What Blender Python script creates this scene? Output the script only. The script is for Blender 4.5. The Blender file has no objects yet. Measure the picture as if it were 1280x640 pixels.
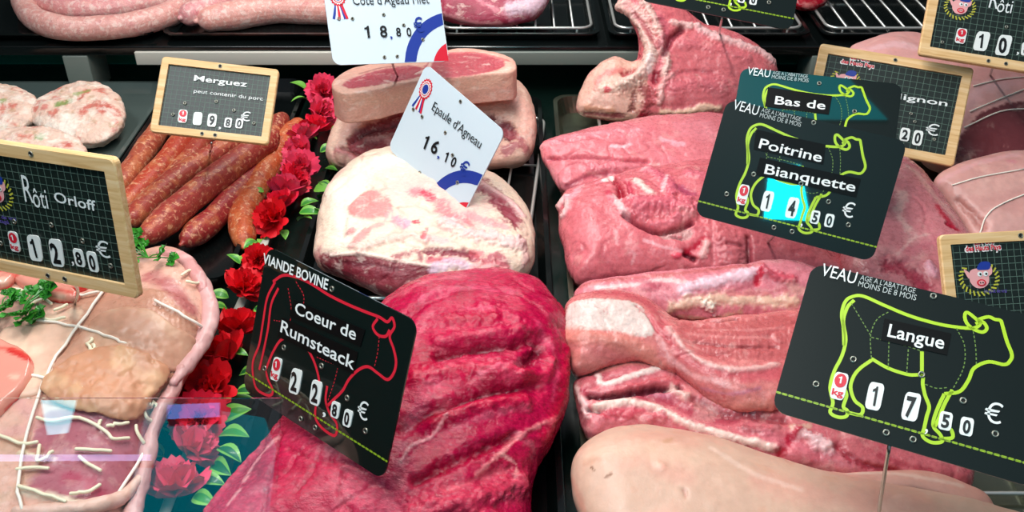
import bpy, bmesh, math, random
import numpy as np
from mathutils import Vector, Matrix, noise as mnoise
from mathutils.bvhtree import BVHTree
from mathutils.kdtree import KDTree
from mathutils.geometry import delaunay_2d_cdt

random.seed(7)
rng = np.random.default_rng(7)
scene = bpy.context.scene
COL = scene.collection

# ------------------------------------------------------------------ camera
FPX = 1244.4
PITCH = math.radians(34.0)
CAM = np.array([0.0, 0.0, 0.58])
FW = np.array([0.0, math.cos(PITCH), -math.sin(PITCH)])
UPV = np.array([0.0, math.sin(PITCH), math.cos(PITCH)])
RT = np.array([1.0, 0.0, 0.0])
cam_data = bpy.data.cameras.new('camera')
cam_data.sensor_width = 36.0
cam_data.lens = FPX / 1280 * 36.0
cam_data.clip_start = 0.01
cam = bpy.data.objects.new('camera', cam_data)
COL.objects.link(cam)
cam.location = CAM
cam.rotation_euler = (math.pi / 2 - PITCH, 0, 0)
scene.camera = cam

def ray(u, v):
    return FW + RT * ((u - 640) / FPX) - UPV * ((v - 320) / FPX)
def P(u, v, z):
    """the point at height z seen at (u, v)"""
    d = ray(u, v)
    return CAM + d * ((z - CAM[2]) / d[2])
def PY(u, v, y):
    d = ray(u, v)
    return CAM + d * (y / d[1])
def PD(u, v, dist):
    d = ray(u, v)
    return CAM + d * dist
def proj(p):
    q = np.asarray(p) - CAM
    w = q @ FW
    return np.stack([640 + FPX * (q @ RT) / w, 320 - FPX * (q @ UPV) / w], -1)

# ------------------------------------------------------------------ colours and noise
def lin(c):
    c = np.asarray(c, float) / 255.0
    return np.where(c <= 0.04045, c / 12.92, ((c + 0.055) / 1.055) ** 2.4)
def L4(c):
    return tuple(lin(c)) + (1.0,)

_perm = rng.permutation(256)
_grad = rng.normal(size=(256, 3)); _grad /= np.linalg.norm(_grad, axis=1)[:, None]
def gnoise(p):
    p = np.asarray(p, float)
    i = np.floor(p).astype(int); f = p - i
    w = f * f * f * (f * (f * 6 - 15) + 10)
    out = 0
    for dx in (0, 1):
        for dy in (0, 1):
            for dz in (0, 1):
                h = _perm[(_perm[(_perm[(i[:, 0] + dx) & 255] + i[:, 1] + dy) & 255] + i[:, 2] + dz) & 255]
                g = _grad[h]
                dot = (g * (f - np.array([dx, dy, dz]))).sum(1)
                wt = (w[:, 0] if dx else 1 - w[:, 0]) * (w[:, 1] if dy else 1 - w[:, 1]) * (w[:, 2] if dz else 1 - w[:, 2])
                out = out + dot * wt
    return out * 1.5
def fbm(p, freq, octs=3, off=0.0):
    p = np.asarray(p, float) * freq + off
    s = 0; a = 1.0; t = 0
    for k in range(octs):
        s = s + gnoise(p * (2 ** k) + 17.3 * k) * a; t += a; a *= 0.5
    return s / t
def sstep(a, b, x):
    t = np.clip((x - a) / (b - a), 0, 1)
    return t * t * (3 - 2 * t)

# ------------------------------------------------------------------ objects
def tag(o, label=None, cat=None, group=None, kind=None):
    if label: o['label'] = label
    if cat: o['category'] = cat
    if group: o['group'] = group
    if kind: o['kind'] = kind
    return o
def empty(name, loc=(0, 0, 0)):
    o = bpy.data.objects.new(name, None)
    o.location = loc; o.empty_display_size = 0.02
    COL.objects.link(o)
    return o
def mesh_obj(name, verts, faces, mats, parent=None, smooth=False, fmat=None):
    me = bpy.data.meshes.new(name)
    me.from_pydata([tuple(v) for v in verts], [], [tuple(f) for f in faces])
    for m in (mats if isinstance(mats, (list, tuple)) else [mats]):
        me.materials.append(m)
    if fmat is not None:
        me.polygons.foreach_set('material_index', np.array(fmat, dtype=np.int32))
    if smooth:
        me.polygons.foreach_set('use_smooth', np.ones(len(me.polygons), dtype=bool))
    me.update()
    o = bpy.data.objects.new(name, me)
    COL.objects.link(o)
    if parent is not None: o.parent = parent
    return o
def copy_tree(o, parent=None):
    c = o.copy(); COL.objects.link(c); c.parent = parent
    for ch in o.children: copy_tree(ch, c)
    return c

VOX = 0.85
GAM = np.array([1.22, 1.22, 1.2])
class MB:
    """collects shapes with a material index each, linked as one mesh"""
    def __init__(s): s.v = []; s.f = []; s.m = []
    def add(s, vs, fs, mi=0):
        b = len(s.v); s.v.extend([tuple(x) for x in vs]); s.f.extend([tuple(i + b for i in f) for f in fs]); s.m.extend([mi] * len(fs)); return s
    def box(s, a, b, mi=0, bev=0.0):
        a = np.minimum(a, b), np.maximum(a, b); lo, hi = a
        if bev <= 0:
            vs = [(x, y, z) for x in (lo[0], hi[0]) for y in (lo[1], hi[1]) for z in (lo[2], hi[2])]
            return s.add(vs, [(0, 1, 3, 2), (4, 6, 7, 5), (0, 4, 5, 1), (2, 3, 7, 6), (0, 2, 6, 4), (1, 5, 7, 3)], mi)
        bm = bmesh.new(); bmesh.ops.create_cube(bm, size=1)
        for v in bm.verts:
            v.co = Vector([(lo[i] + hi[i]) / 2 + v.co[i] * (hi[i] - lo[i]) for i in range(3)])
        bmesh.ops.bevel(bm, geom=bm.edges[:], offset=bev, segments=2, affect='EDGES', profile=0.6)
        bm.verts.index_update()
        s.add([v.co[:] for v in bm.verts], [[v.index for v in f.verts] for f in bm.faces], mi); bm.free(); return s
    def tube(s, pts, r, seg=10, mi=0, caps=True, closed=False):
        vs, fs = tube(pts, r, seg, caps, closed); return s.add(vs, fs, mi)
    def build(s, name, mats, parent=None, smooth=True):
        return mesh_obj(name, s.v, s.f, mats, parent, smooth, s.m)

def catmull(pts, n, closed=False):
    p = np.asarray(pts, float)
    if closed:
        q = np.vstack([p[-1:], p, p[:2]]); segs = len(p)
    else:
        q = np.vstack([2 * p[0] - p[1], p, 2 * p[-1] - p[-2]]); segs = len(p) - 1
    out = []
    for i in range(segs):
        a, b, c, d = q[i], q[i + 1], q[i + 2], q[i + 3]
        for t in np.arange(n) / n:
            out.append(0.5 * ((2 * b) + (c - a) * t + (2 * a - 5 * b + 4 * c - d) * t * t + (3 * b - a - 3 * c + d) * t ** 3))
    if not closed: out.append(p[-1])
    return np.array(out)
def resample(p, n, closed=False):
    p = np.asarray(p, float)
    if closed: p = np.vstack([p, p[:1]])
    L = np.concatenate([[0], np.cumsum(np.linalg.norm(np.diff(p, axis=0), axis=1))])
    t = np.linspace(0, L[-1], n + 1)[:-1] if closed else np.linspace(0, L[-1], n)
    return np.stack([np.interp(t, L, p[:, k]) for k in range(p.shape[1])], 1)

def tube(pts, r, seg=10, caps=True, closed=False):
    p = np.asarray(pts, float); n = len(p)
    r = np.broadcast_to(np.asarray(r, float), (n,))
    if closed: tan = np.roll(p, -1, 0) - np.roll(p, 1, 0)
    else: tan = np.gradient(p, axis=0)
    tan /= np.linalg.norm(tan, axis=1)[:, None] + 1e-12
    ref = np.array([0, 0, 1.0]) if abs(tan[0][2]) < 0.9 else np.array([1.0, 0, 0])
    nrm = ref - tan[0] * (ref @ tan[0]); nrm /= np.linalg.norm(nrm)
    vs, fs = [], []
    ang = np.arange(seg) * 2 * math.pi / seg
    for i in range(n):
        nrm = nrm - tan[i] * (nrm @ tan[i]); nrm /= np.linalg.norm(nrm) + 1e-12
        bn = np.cross(tan[i], nrm)
        for a in ang: vs.append(p[i] + r[i] * (math.cos(a) * nrm + math.sin(a) * bn))
    for i in range(n if closed else n - 1):
        j = (i + 1) % n
        for k in range(seg):
            l = (k + 1) % seg
            fs.append((i * seg + k, i * seg + l, j * seg + l, j * seg + k))
    if caps and not closed:
        vs.append(p[0]); vs.append(p[-1]); a, b = len(vs) - 2, len(vs) - 1
        for k in range(seg):
            l = (k + 1) % seg
            fs.append((a, l, k)); fs.append((b, (n - 1) * seg + k, (n - 1) * seg + l))
    return vs, fs

# ------------------------------------------------------------------ materials
def mat(name, color=(128, 128, 128), rough=0.5, metal=0.0, spec=0.5, coat=0.0, coat_r=0.1, emit=None, es=0.0):
    m = bpy.data.materials.new(name); m.use_nodes = True
    b = m.node_tree.nodes['Principled BSDF']
    b.inputs['Base Color'].default_value = L4(color)
    b.inputs['Roughness'].default_value = rough
    b.inputs['Metallic'].default_value = metal
    b.inputs['Specular IOR Level'].default_value = spec
    b.inputs['Coat Weight'].default_value = coat
    b.inputs['Coat Roughness'].default_value = coat_r
    if emit is not None:
        b.inputs['Emission Color'].default_value = L4(emit); b.inputs['Emission Strength'].default_value = es
    return m
def nt(m): return m.node_tree.nodes, m.node_tree.links, m.node_tree.nodes['Principled BSDF']
def noise_node(N, Lk, scale, detail=4, rough=0.5, coords='Object', stretch=None, distort=0.0):
    tc = N.new('ShaderNodeTexCoord'); n = N.new('ShaderNodeTexNoise')
    n.inputs['Scale'].default_value = scale; n.inputs['Detail'].default_value = detail
    n.inputs['Roughness'].default_value = rough; n.inputs['Distortion'].default_value = distort
    src = tc.outputs[coords]
    if stretch is not None:
        mp = N.new('ShaderNodeMapping'); mp.inputs['Scale'].default_value = stretch[0]
        mp.inputs['Rotation'].default_value = stretch[1]
        Lk.new(src, mp.inputs['Vector']); src = mp.outputs['Vector']
    Lk.new(src, n.inputs['Vector'])
    return n
def ramp(N, Lk, src, stops):
    r = N.new('ShaderNodeValToRGB'); e = r.color_ramp.elements
    while len(e) > 1: e.remove(e[-1])
    e[0].position = stops[0][0]; e[0].color = stops[0][1]
    for p, c in stops[1:]:
        k = e.new(p); k.color = c
    Lk.new(src, r.inputs['Fac']); return r
def mixc(N, Lk, a, b, fac, mode='MIX'):
    m = N.new('ShaderNodeMix'); m.data_type = 'RGBA'; m.blend_type = mode
    for s, x in ((6, a), (7, b), (0, fac)):
        if hasattr(x, 'is_output'): Lk.new(x, m.inputs[s])
        else: m.inputs[s].default_value = x
    return m.outputs[2]
def bump(N, Lk, bsdf, h, strength, dist):
    b = N.new('ShaderNodeBump'); b.inputs['Strength'].default_value = strength; b.inputs['Distance'].default_value = dist
    Lk.new(h, b.inputs['Height']); Lk.new(b.outputs['Normal'], bsdf.inputs['Normal']); return b

def meat_mat(name, fat=(235, 205, 200), marb=0.25, mscale=60, rough=0.38, sss=0.12, bumpd=0.0006, fib=((1, 1, 1), (0, 0, 0)), thr=0.55, fine=0.25, spec=0.5):
    """base colour from the painted attribute, thin veins of fat and grain on top"""
    m = mat(name, rough=rough, spec=spec); N, Lk, B = nt(m)
    at = N.new('ShaderNodeAttribute'); at.attribute_name = 'Col'
    n1 = noise_node(N, Lk, mscale, 5, 0.62, stretch=fib, distort=0.6)
    g = [(thr, (0, 0, 0, 1)), (thr + 0.12, (1, 1, 1, 1))]
    r1 = ramp(N, Lk, n1.outputs['Fac'], g)
    mm = N.new('ShaderNodeMath'); mm.operation = 'MULTIPLY'; mm.inputs[1].default_value = marb
    Lk.new(r1.outputs['Color'], mm.inputs[0])
    c = mixc(N, Lk, at.outputs['Color'], L4(fat), mm.outputs[0])
    n2 = noise_node(N, Lk, mscale * 5, 3, 0.6, stretch=fib)
    r2 = ramp(N, Lk, n2.outputs['Fac'], [(0.3, (1 - fine,) * 3 + (1,)), (0.7, (1 + fine * 0.6,) * 3 + (1,))])
    c = mixc(N, Lk, c, r2.outputs['Color'], 1.0, 'MULTIPLY')
    Lk.new(c, B.inputs['Base Color'])
    n3 = noise_node(N, Lk, mscale * 2.2, 5, 0.65, stretch=fib)
    bump(N, Lk, B, n3.outputs['Fac'], 0.7, bumpd * 3)
    rr = ramp(N, Lk, n2.outputs['Fac'], [(0.25, (rough * 0.75,) * 3 + (1,)), (0.75, (min(1, rough * 1.35),) * 3 + (1,))])
    Lk.new(rr.outputs['Color'], B.inputs['Roughness'])
    B.inputs['Subsurface Weight'].default_value = sss
    B.inputs['Subsurface Radius'].default_value = (1.0, 0.35, 0.25)
    B.inputs['Subsurface Scale'].default_value = 0.006
    return m

# ------------------------------------------------------------------ bodies of meat
def in_poly(p, poly):
    x, y = p[:, 0], p[:, 1]; c = np.zeros(len(p), bool); n = len(poly)
    for i in range(n):
        x0, y0 = poly[i]; x1, y1 = poly[(i + 1) % n]
        if y0 == y1: continue
        k = ((y0 > y) != (y1 > y)) & (x < (x1 - x0) * (y - y0) / (y1 - y0) + x0)
        c ^= k
    return c
def seg_dist(p, poly, closed=True):
    d = np.full(len(p), 1e9); n = len(poly)
    for i in range(n if closed else n - 1):
        a = poly[i]; b = poly[(i + 1) % n]; ab = b - a
        t = np.clip(((p - a) @ ab) / (ab @ ab + 1e-12), 0, 1)
        d = np.minimum(d, np.linalg.norm(p - a - t[:, None] * ab, axis=1))
    return d
def tri_fill(outline, step):
    """boundary, inner rings near it, and a grid: (points, faces, distance to the edge)"""
    out = catmull(outline, 8, True)
    per = np.linalg.norm(np.diff(np.vstack([out, out[:1]]), axis=0), axis=1).sum()
    out = resample(out, max(40, int(per / (step * 0.8))), True)
    tn = np.roll(out, -1, 0) - np.roll(out, 1, 0); tn /= np.linalg.norm(tn, axis=1)[:, None]
    nn = np.stack([-tn[:, 1], tn[:, 0]], 1)
    if not in_poly(out[:1] + nn[:1] * 0.5, out)[0]: nn = -nn
    pts = [out]
    for o in (0.12, 0.4, 0.85):
        q = out + nn * step * o; dd = seg_dist(q, out)
        pts.append(q[(dd > step * o * 0.85) & in_poly(q, out)])
    lo, hi = out.min(0), out.max(0)
    gx, gy = np.meshgrid(np.arange(lo[0], hi[0], step), np.arange(lo[1], hi[1], step))
    g = np.stack([gx.ravel(), gy.ravel()], 1) + rng.uniform(-.15, .15, (gx.size, 2)) * step
    g = g[in_poly(g, out)]; g = g[seg_dist(g, out) > step * 1.3]
    pts.append(g)
    allp = np.vstack(pts); n = len(out)
    vs, _e, fs, *_ = delaunay_2d_cdt([Vector(p) for p in allp], [(i, (i + 1) % n) for i in range(n)], [], 1, 1e-5)
    vs = np.array([v[:] for v in vs]); d = seg_dist(vs, out); d[d < step * 0.02] = 0
    return vs, fs, d

def two_sided(vs, fs, d, top, bot):
    """closes a top and a bottom sheet that share the outline"""
    n = len(vs); edge = d == 0
    idx = np.where(edge, np.arange(n), -1); m = n
    V = list(top)
    for i in range(n):
        if not edge[i]: idx[i] = m; V.append(bot[i]); m += 1
    F = [tuple(f) for f in fs] + [tuple(int(idx[i]) for i in reversed(f)) for f in fs]
    return np.array(V), F

def pillow(outline, zlo, zhi, up=0.03, down=0.05, D=None, rest=0.0, step=8, lean=0.75, power=2.0, zfun=None, vlo=None, vhi=None):
    """a rounded body whose widest section is the outline seen; zlo/zhi: height of that section at its near and far end"""
    vs, fs, d = tri_fill(outline, step)
    v0 = vlo if vlo is not None else vs[:, 1].max(); v1 = vhi if vhi is not None else vs[:, 1].min()
    t = (v0 - vs[:, 1]) / (v0 - v1)
    z = zlo + (zhi - zlo) * t
    if zfun is not None: z = zfun(vs, z)
    base = np.array([P(a, b, c) for (a, b), c in zip(vs, z)])
    D = D or d.max() * 0.95
    k = 1 - np.clip(d / D, 0, 1)
    h = (1 - k ** power) ** (1 / power)
    mid = base.mean(0); n = CAM - mid; n /= np.linalg.norm(n)
    n = n * lean + np.array([0, 0, 1.0]) * (1 - lean); n /= np.linalg.norm(n)
    top = base + n * (up * h)[:, None]
    bn = (CAM - mid); bn /= np.linalg.norm(bn); bn = bn + np.array([0, 0, 0.5]); bn /= np.linalg.norm(bn)
    bot = base - bn * (down * h)[:, None]
    bot[:, 2] = np.maximum(bot[:, 2], np.minimum(rest, base[:, 2] - 1e-4))
    top[:, 2] = np.maximum(top[:, 2], bot[:, 2] + 1e-4)
    return two_sided(vs, fs, d, top, bot)

def slab(outline, ztop, thick, step=8, D=14, dome=0.004, tilt=(0, 0), shrink=0.0):
    """a flat cut of meat: outline is the edge of its upper face"""
    vs, fs, d = tri_fill(outline, step)
    base = np.array([P(a, b, ztop) for a, b in vs])
    c = base.mean(0)
    dz = (base[:, 0] - c[0]) * tilt[0] + (base[:, 1] - c[1]) * tilt[1]
    k = 1 - np.clip(d / D, 0, 1); h = np.sqrt(1 - k * k)
    top = base.copy(); top[:, 2] += dz + dome * h
    bot = base.copy(); bot[:, :2] = c[:2] + (bot[:, :2] - c[:2]) * (1 - shrink)
    bot[:, 2] = np.maximum(bot[:, 2] + dz - thick, 0.001)
    n = len(vs); edge = np.where(d == 0)[0]
    V = np.vstack([top, bot]); F = [tuple(f) for f in fs] + [tuple(i + n for i in reversed(f)) for f in fs]
    es = {}
    for f in fs:
        for a, b in zip(f, list(f[1:]) + [f[0]]):
            if (b, a) in es: es.pop((b, a))
            else: es[(a, b)] = 1
    for a, b in es: F.append((a, a + n, b + n, b))
    return V, F

def ball(c, r, seg=16):
    bm = bmesh.new(); bmesh.ops.create_uvsphere(bm, u_segments=seg, v_segments=seg // 2 + 2, radius=1)
    vs = np.array([v.co[:] for v in bm.verts]) * np.asarray(r) + np.asarray(c)
    fs = [[v.index for v in f.verts] for f in bm.faces]; bm.free()
    return vs, fs

def sph_tube(pts, r, seg=16):
    """a tube with rounded ends"""
    p = np.asarray(pts, float); r = np.asarray(r, float)
    t0 = p[0] - p[1]; t0 /= np.linalg.norm(t0); t1 = p[-1] - p[-2]; t1 /= np.linalg.norm(t1)
    a = [0.15, 0.5, 0.8, 0.97]
    P0 = [p[0] + t0 * r[0] * math.cos(math.asin(x)) for x in a]; P1 = [p[-1] + t1 * r[-1] * math.cos(math.asin(x)) for x in reversed(a)]
    pp = np.vstack([P0, p, P1]); rr = np.concatenate([[r[0] * x for x in a], r, [r[-1] * x for x in reversed(a)]])
    return tube(pp, rr, seg)

def remesh(shapes, voxel, smooth=4):
    me = bpy.data.meshes.new('tmp'); V = []; F = []
    for vs, fs in shapes:
        b = len(V); V.extend([tuple(x) for x in vs]); F.extend([tuple(i + b for i in f) for f in fs])
    me.from_pydata(V, [], F); me.update()
    bm = bmesh.new(); bm.from_mesh(me); bmesh.ops.recalc_face_normals(bm, faces=bm.faces); bm.to_mesh(me); bm.free()
    o = bpy.data.objects.new('tmp', me); COL.objects.link(o)
    r = o.modifiers.new('r', 'REMESH'); r.mode = 'VOXEL'; r.voxel_size = voxel
    if smooth:
        s = o.modifiers.new('s', 'SMOOTH'); s.iterations = smooth; s.factor = 0.5
    dg = bpy.context.evaluated_depsgraph_get(); ev = o.evaluated_get(dg)
    out = bpy.data.meshes.new_from_object(ev)
    bpy.data.objects.remove(o); bpy.data.meshes.remove(me)
    return out

def co_of(me):
    a = np.empty(len(me.vertices) * 3, np.float32); me.vertices.foreach_get('co', a); return a.reshape(-1, 3).astype(float)
def nr_of(me):
    a = np.empty(len(me.vertices) * 3, np.float32); me.vertex_normals.foreach_get('vector', a); return a.reshape(-1, 3).astype(float)

def S(p, r, c=None, a=1.0, s=0.6, n=0.5, d=0.0, fill=False, f=1.0, close=False, only=False):
    """a stroke laid on the surface: points (px), radius (px), colour, strength, softness, raggedness, height in mm"""
    return dict(p=p, r=r, c=c, a=a, s=s, n=n, d=d, fill=fill, f=f, close=close)

def meat(name, shapes, material, base, strokes=(), voxel=0.0016, smooth=4, vary=None, vfreq=25, lumps=((20, 0.003), (60, 0.001)), parent=None, world_paint=None, seed=0.0, crease=None):
    me = remesh(shapes, voxel * VOX, smooth)
    co = co_of(me); nr = nr_of(me)
    for k, (fr, am) in enumerate(lumps):
        co = co + nr * (fbm(co, fr, 3, 3.1 * k + seed) * am)[:, None]
    nv = len(co)
    col = np.tile(lin(base), (nv, 1))
    if vary is not None:
        for k, (c, amt, fr, thr) in enumerate(vary):
            t = sstep(thr, thr + 0.25, fbm(co, fr, 4, 9.7 * k + 2 + seed)) * amt
            col = col * (1 - t[:, None]) + lin(c) * t[:, None]
    if world_paint is not None: col = world_paint(co, nr, col)
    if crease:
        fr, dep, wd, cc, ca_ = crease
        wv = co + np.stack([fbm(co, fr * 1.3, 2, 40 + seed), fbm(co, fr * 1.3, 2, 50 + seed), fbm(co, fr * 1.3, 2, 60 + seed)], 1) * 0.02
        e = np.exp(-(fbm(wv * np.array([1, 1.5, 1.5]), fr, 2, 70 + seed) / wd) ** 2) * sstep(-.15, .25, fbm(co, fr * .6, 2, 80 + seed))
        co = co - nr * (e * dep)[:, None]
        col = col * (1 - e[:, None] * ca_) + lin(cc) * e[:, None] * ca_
    if strokes:
        polys = np.empty(len(me.loops), np.int32); me.loops.foreach_get('vertex_index', polys)
        starts = np.empty(len(me.polygons), np.int32); me.polygons.foreach_get('loop_start', starts)
        tot = np.empty(len(me.polygons), np.int32); me.polygons.foreach_get('loop_total', tot)
        pl = [polys[a:a + b].tolist() for a, b in zip(starts, tot)]
        bvh = BVHTree.FromPolygons(co.tolist(), pl)
        o = Vector(CAM)
        jit = [fbm(co, 45 * q, 3, 31.7 + 5 * i + seed) for i, q in enumerate((1, 3, 8))]
        disp = np.zeros(nv)
        for st in strokes:
            pts = np.asarray(st['p'], float)
            if st['fill']:
                stp = max(2.0, st['r'] * 0.8); poly = catmull(pts, 6, True) if len(pts) > 3 else pts
                lo, hi = poly.min(0), poly.max(0)
                gx, gy = np.meshgrid(np.arange(lo[0], hi[0] + stp, stp), np.arange(lo[1], hi[1] + stp, stp * .35))
                g = np.stack([gx.ravel(), gy.ravel()], 1); q = g[in_poly(g, poly)]
                q = np.vstack([q, resample(poly, max(4, int(len(poly))), True)])
            elif len(pts) > 1:
                q = catmull(pts, 6, st['close']) if len(pts) > 2 else pts
                ln = np.linalg.norm(np.diff(q, axis=0), axis=1).sum()
                q = resample(q, max(2, int(ln / max(1.2, st['r'] * 0.35))))
            else: q = pts
            hits = []
            for u, v in q:
                dd = ray(u, v); h = bvh.ray_cast(o, Vector(dd))
                if h[0] is not None: hits.append(h[0])
            if not hits: continue
            H = np.array([h[:] for h in hits]); mpp = np.median(((H - CAM) @ FW)) / FPX
            R = st['r'] * mpp
            kd = KDTree(len(hits))
            for i, h in enumerate(hits): kd.insert(h, i)
            kd.balance()
            lo = H.min(0) - R * 2.6; hi = H.max(0) + R * 2.6
            sel = np.where(((co > lo) & (co < hi)).all(1))[0]
            if not len(sel): continue
            dist = np.array([kd.find(co[i])[2] for i in sel])
            dist = dist + R * st['n'] * (jit[0][sel] * 0.9 + jit[1][sel] * 0.9 + jit[2][sel] * 0.8)
            x = dist / R
            if st['c'] is not None:
                a = (1 - sstep(1 - st['s'], 1.0 + st['s'] * 0.3, x)) * st['a']
                col[sel] = col[sel] * (1 - a[:, None]) + lin(st['c']) * a[:, None]
            if st['d']:
                disp[sel] += st['d'] * 0.0018 * np.exp(-np.clip(x, 0, 4) ** 2 * 1.6)
        co = co + nr * disp[:, None]
    me.vertices.foreach_set('co', co.astype(np.float32).ravel())
    col = np.clip(col, 0, 1) ** GAM
    ca = me.color_attributes.new('Col', 'FLOAT_COLOR', 'POINT')
    ca.data.foreach_set('color', np.hstack([np.clip(col, 0, 1), np.ones((nv, 1))]).astype(np.float32).ravel())
    me.polygons.foreach_set('use_smooth', np.ones(len(me.polygons), dtype=bool))
    me.materials.clear(); me.materials.append(material); me.update(); me.name = name
    ob = bpy.data.objects.new(name, me); COL.objects.link(ob)
    if parent is not None: ob.parent = parent
    ob_bvh[ob.name] = (co, me)
    return ob
ob_bvh = {}

def drop(u, v, objs):
    """where the sight line at (u, v) meets the listed bodies"""
    best = None
    for ob in objs:
        co, me = ob_bvh[ob.name]
        if ob.name not in _bc:
            _bc[ob.name] = BVHTree.FromPolygons(co.tolist(), [list(p.vertices) for p in me.polygons])
        h = _bc[ob.name].ray_cast(Vector(CAM), Vector(ray(u, v)))
        if h[0] is not None and (best is None or h[3] < best[3]): best = h
    return best
_bc = {}
# ------------------------------------------------------------------ price tags
def solve_pose(px, w, ratio=0.68, z_prior=None):
    """position and turn of a w-wide card from its four corners (TL, TR, BR, BL)"""
    px = np.array(px, float)
    W = np.linalg.norm(px[1] - px[0]) * .5 + np.linalg.norm(px[2] - px[3]) * .5
    dist = w * FPX / W
    c = px.mean(0); pos = PD(c[0], c[1], dist)
    def frame(q):
        R = (Matrix.Rotation(q[5], 3, 'Z') @ Matrix.Rotation(q[4], 3, 'Y') @ Matrix.Rotation(q[3], 3, 'X'))
        B = np.stack([RT, UPV, -FW], 1) @ np.array(R)
        return B
    def corners(q):
        B = frame(q); h = q[6]
        l = np.array([(-w / 2, h / 2, 0), (w / 2, h / 2, 0), (w / 2, -h / 2, 0), (-w / 2, -h / 2, 0)])
        return q[:3] + l @ B.T
    e = px[1] - px[0]
    q = np.array([*pos, 0.0, 0.0, -math.atan2(e[1], e[0]), w * ratio])
    q[3] = -0.15
    def res(q):
        r = (proj(corners(q)) - px).ravel()
        return np.concatenate([r, [(q[6] / w - ratio) * 250, q[4] * 6, (q[3] + 0.15) * 4]])
    lam = 1e-3
    for it in range(60):
        r = res(q); J = np.zeros((len(r), 7))
        for k in range(7):
            dq = q.copy(); dq[k] += 1e-5; J[:, k] = (res(dq) - r) / 1e-5
        step = np.linalg.solve(J.T @ J + lam * np.diag(np.diag(J.T @ J) + 1e-9), -J.T @ r)
        if (res(q + step) ** 2).sum() < (r ** 2).sum(): q = q + step; lam *= 0.4
        else: lam *= 4
    return q[:3], frame(q), w, q[6], np.abs((proj(corners(q)) - px)).max()

# fonts: one glyph mesh per string, made once
_tc = {}
def text_mesh(s, bold=0.0, shear=0.0):
    k = (s, bold, shear)
    if k not in _tc:
        cu = bpy.data.curves.new('t', 'FONT'); cu.body = s; cu.size = 1; cu.offset = bold; cu.resolution_u = 3; cu.shear = shear
        o = bpy.data.objects.new('t', cu); COL.objects.link(o)
        dg = bpy.context.evaluated_depsgraph_get()
        me = bpy.data.meshes.new_from_object(o.evaluated_get(dg))
        v = np.array([x.co[:2] for x in me.vertices]); f = [list(p.vertices) for p in me.polygons]
        bpy.data.objects.remove(o); bpy.data.curves.remove(cu); bpy.data.meshes.remove(me)
        _tc[k] = (v, f)
    return _tc[k]

class Tag:
    def __init__(s, name, corners, w, ratio=0.68, pin=None):
        pos, B, s.w, s.h, err = solve_pose(corners, w, ratio)
        s.B = B; s.pos = pos; s.err = err
        s.org = pos - B[:, 1] * (s.h / 2)               # bottom centre
        s.root = empty(name)
        M = Matrix.Identity(4)
        for i in range(3):
            for j in range(3): M[i][j] = B[i, j]
            M[i][3] = s.org[i]
        s.root.matrix_world = M
        print('TAG', name, 'z', round(float(s.org[2]), 3), round(float(s.pos[2]), 3), 'y', round(float(pos[1]), 3), 'h', round(s.h, 3), 'err', round(float(err), 1))
    def loc(s, u, v):
        """card coordinates (metres from the bottom centre) of the point seen at (u, v)"""
        d = ray(u, v); n = s.B[:, 2]
        t = ((s.org - CAM) @ n) / (d @ n)
        p = CAM + d * t - s.org
        return np.array([p @ s.B[:, 0], p @ s.B[:, 1]])
    def nrm(s, u, v):
        p = s.loc(u, v); return (p[0] / s.w + .5, p[1] / s.h)
    def at(s, a, b):
        return np.array([(a - .5) * s.w, b * s.h])

def rrect(x0, y0, x1, y1, r, n=5):
    out = []
    for cx, cy, a0 in ((x1 - r, y1 - r, 0), (x0 + r, y1 - r, 90), (x0 + r, y0 + r, 180), (x1 - r, y0 + r, 270)):
        for k in range(n + 1):
            a = math.radians(a0 + 90 * k / n); out.append((cx + r * math.cos(a), cy + r * math.sin(a)))
    return out
def plate(mb, out, z0, z1, mi=0, mside=None):
    n = len(out)
    vs = [(x, y, z0) for x, y in out] + [(x, y, z1) for x, y in out]
    mb.add(vs, [tuple(range(n, 2 * n)), tuple(reversed(range(n)))], mi)
    mb.add(vs, [(i, (i + 1) % n, (i + 1) % n + n, i + n) for i in range(n)], mi if mside is None else mside)
def ribbon(mb, pts, wd, z, mi, dash=None):
    p = np.asarray(pts, float)
    if dash:
        L = np.concatenate([[0], np.cumsum(np.linalg.norm(np.diff(p, axis=0), axis=1))]); t = 0
        while t < L[-1]:
            e = min(t + dash[0], L[-1])
            q = np.array([[np.interp(x, L, p[:, 0]), np.interp(x, L, p[:, 1])] for x in np.linspace(t, e, 3)])
            ribbon(mb, q, wd, z, mi); t += dash[0] + dash[1]
        return
    tn = np.gradient(p, axis=0); tn /= np.linalg.norm(tn, axis=1)[:, None] + 1e-12
    nn = np.stack([-tn[:, 1], tn[:, 0]], 1) * wd / 2
    a, b = p + nn, p - nn; n = len(p)
    vs = [(*x, z) for x in a] + [(*x, z) for x in b]
    mb.add(vs, [(i, i + n, i + n + 1, i + 1) for i in range(n - 1)], mi)
def disc(mb, c, r, z, mi, ry=None, n=20):
    ry = ry or r
    mb.add([(c[0] + r * math.cos(2 * math.pi * k / n), c[1] + ry * math.sin(2 * math.pi * k / n), z) for k in range(n)], [tuple(range(n))], mi)
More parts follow.
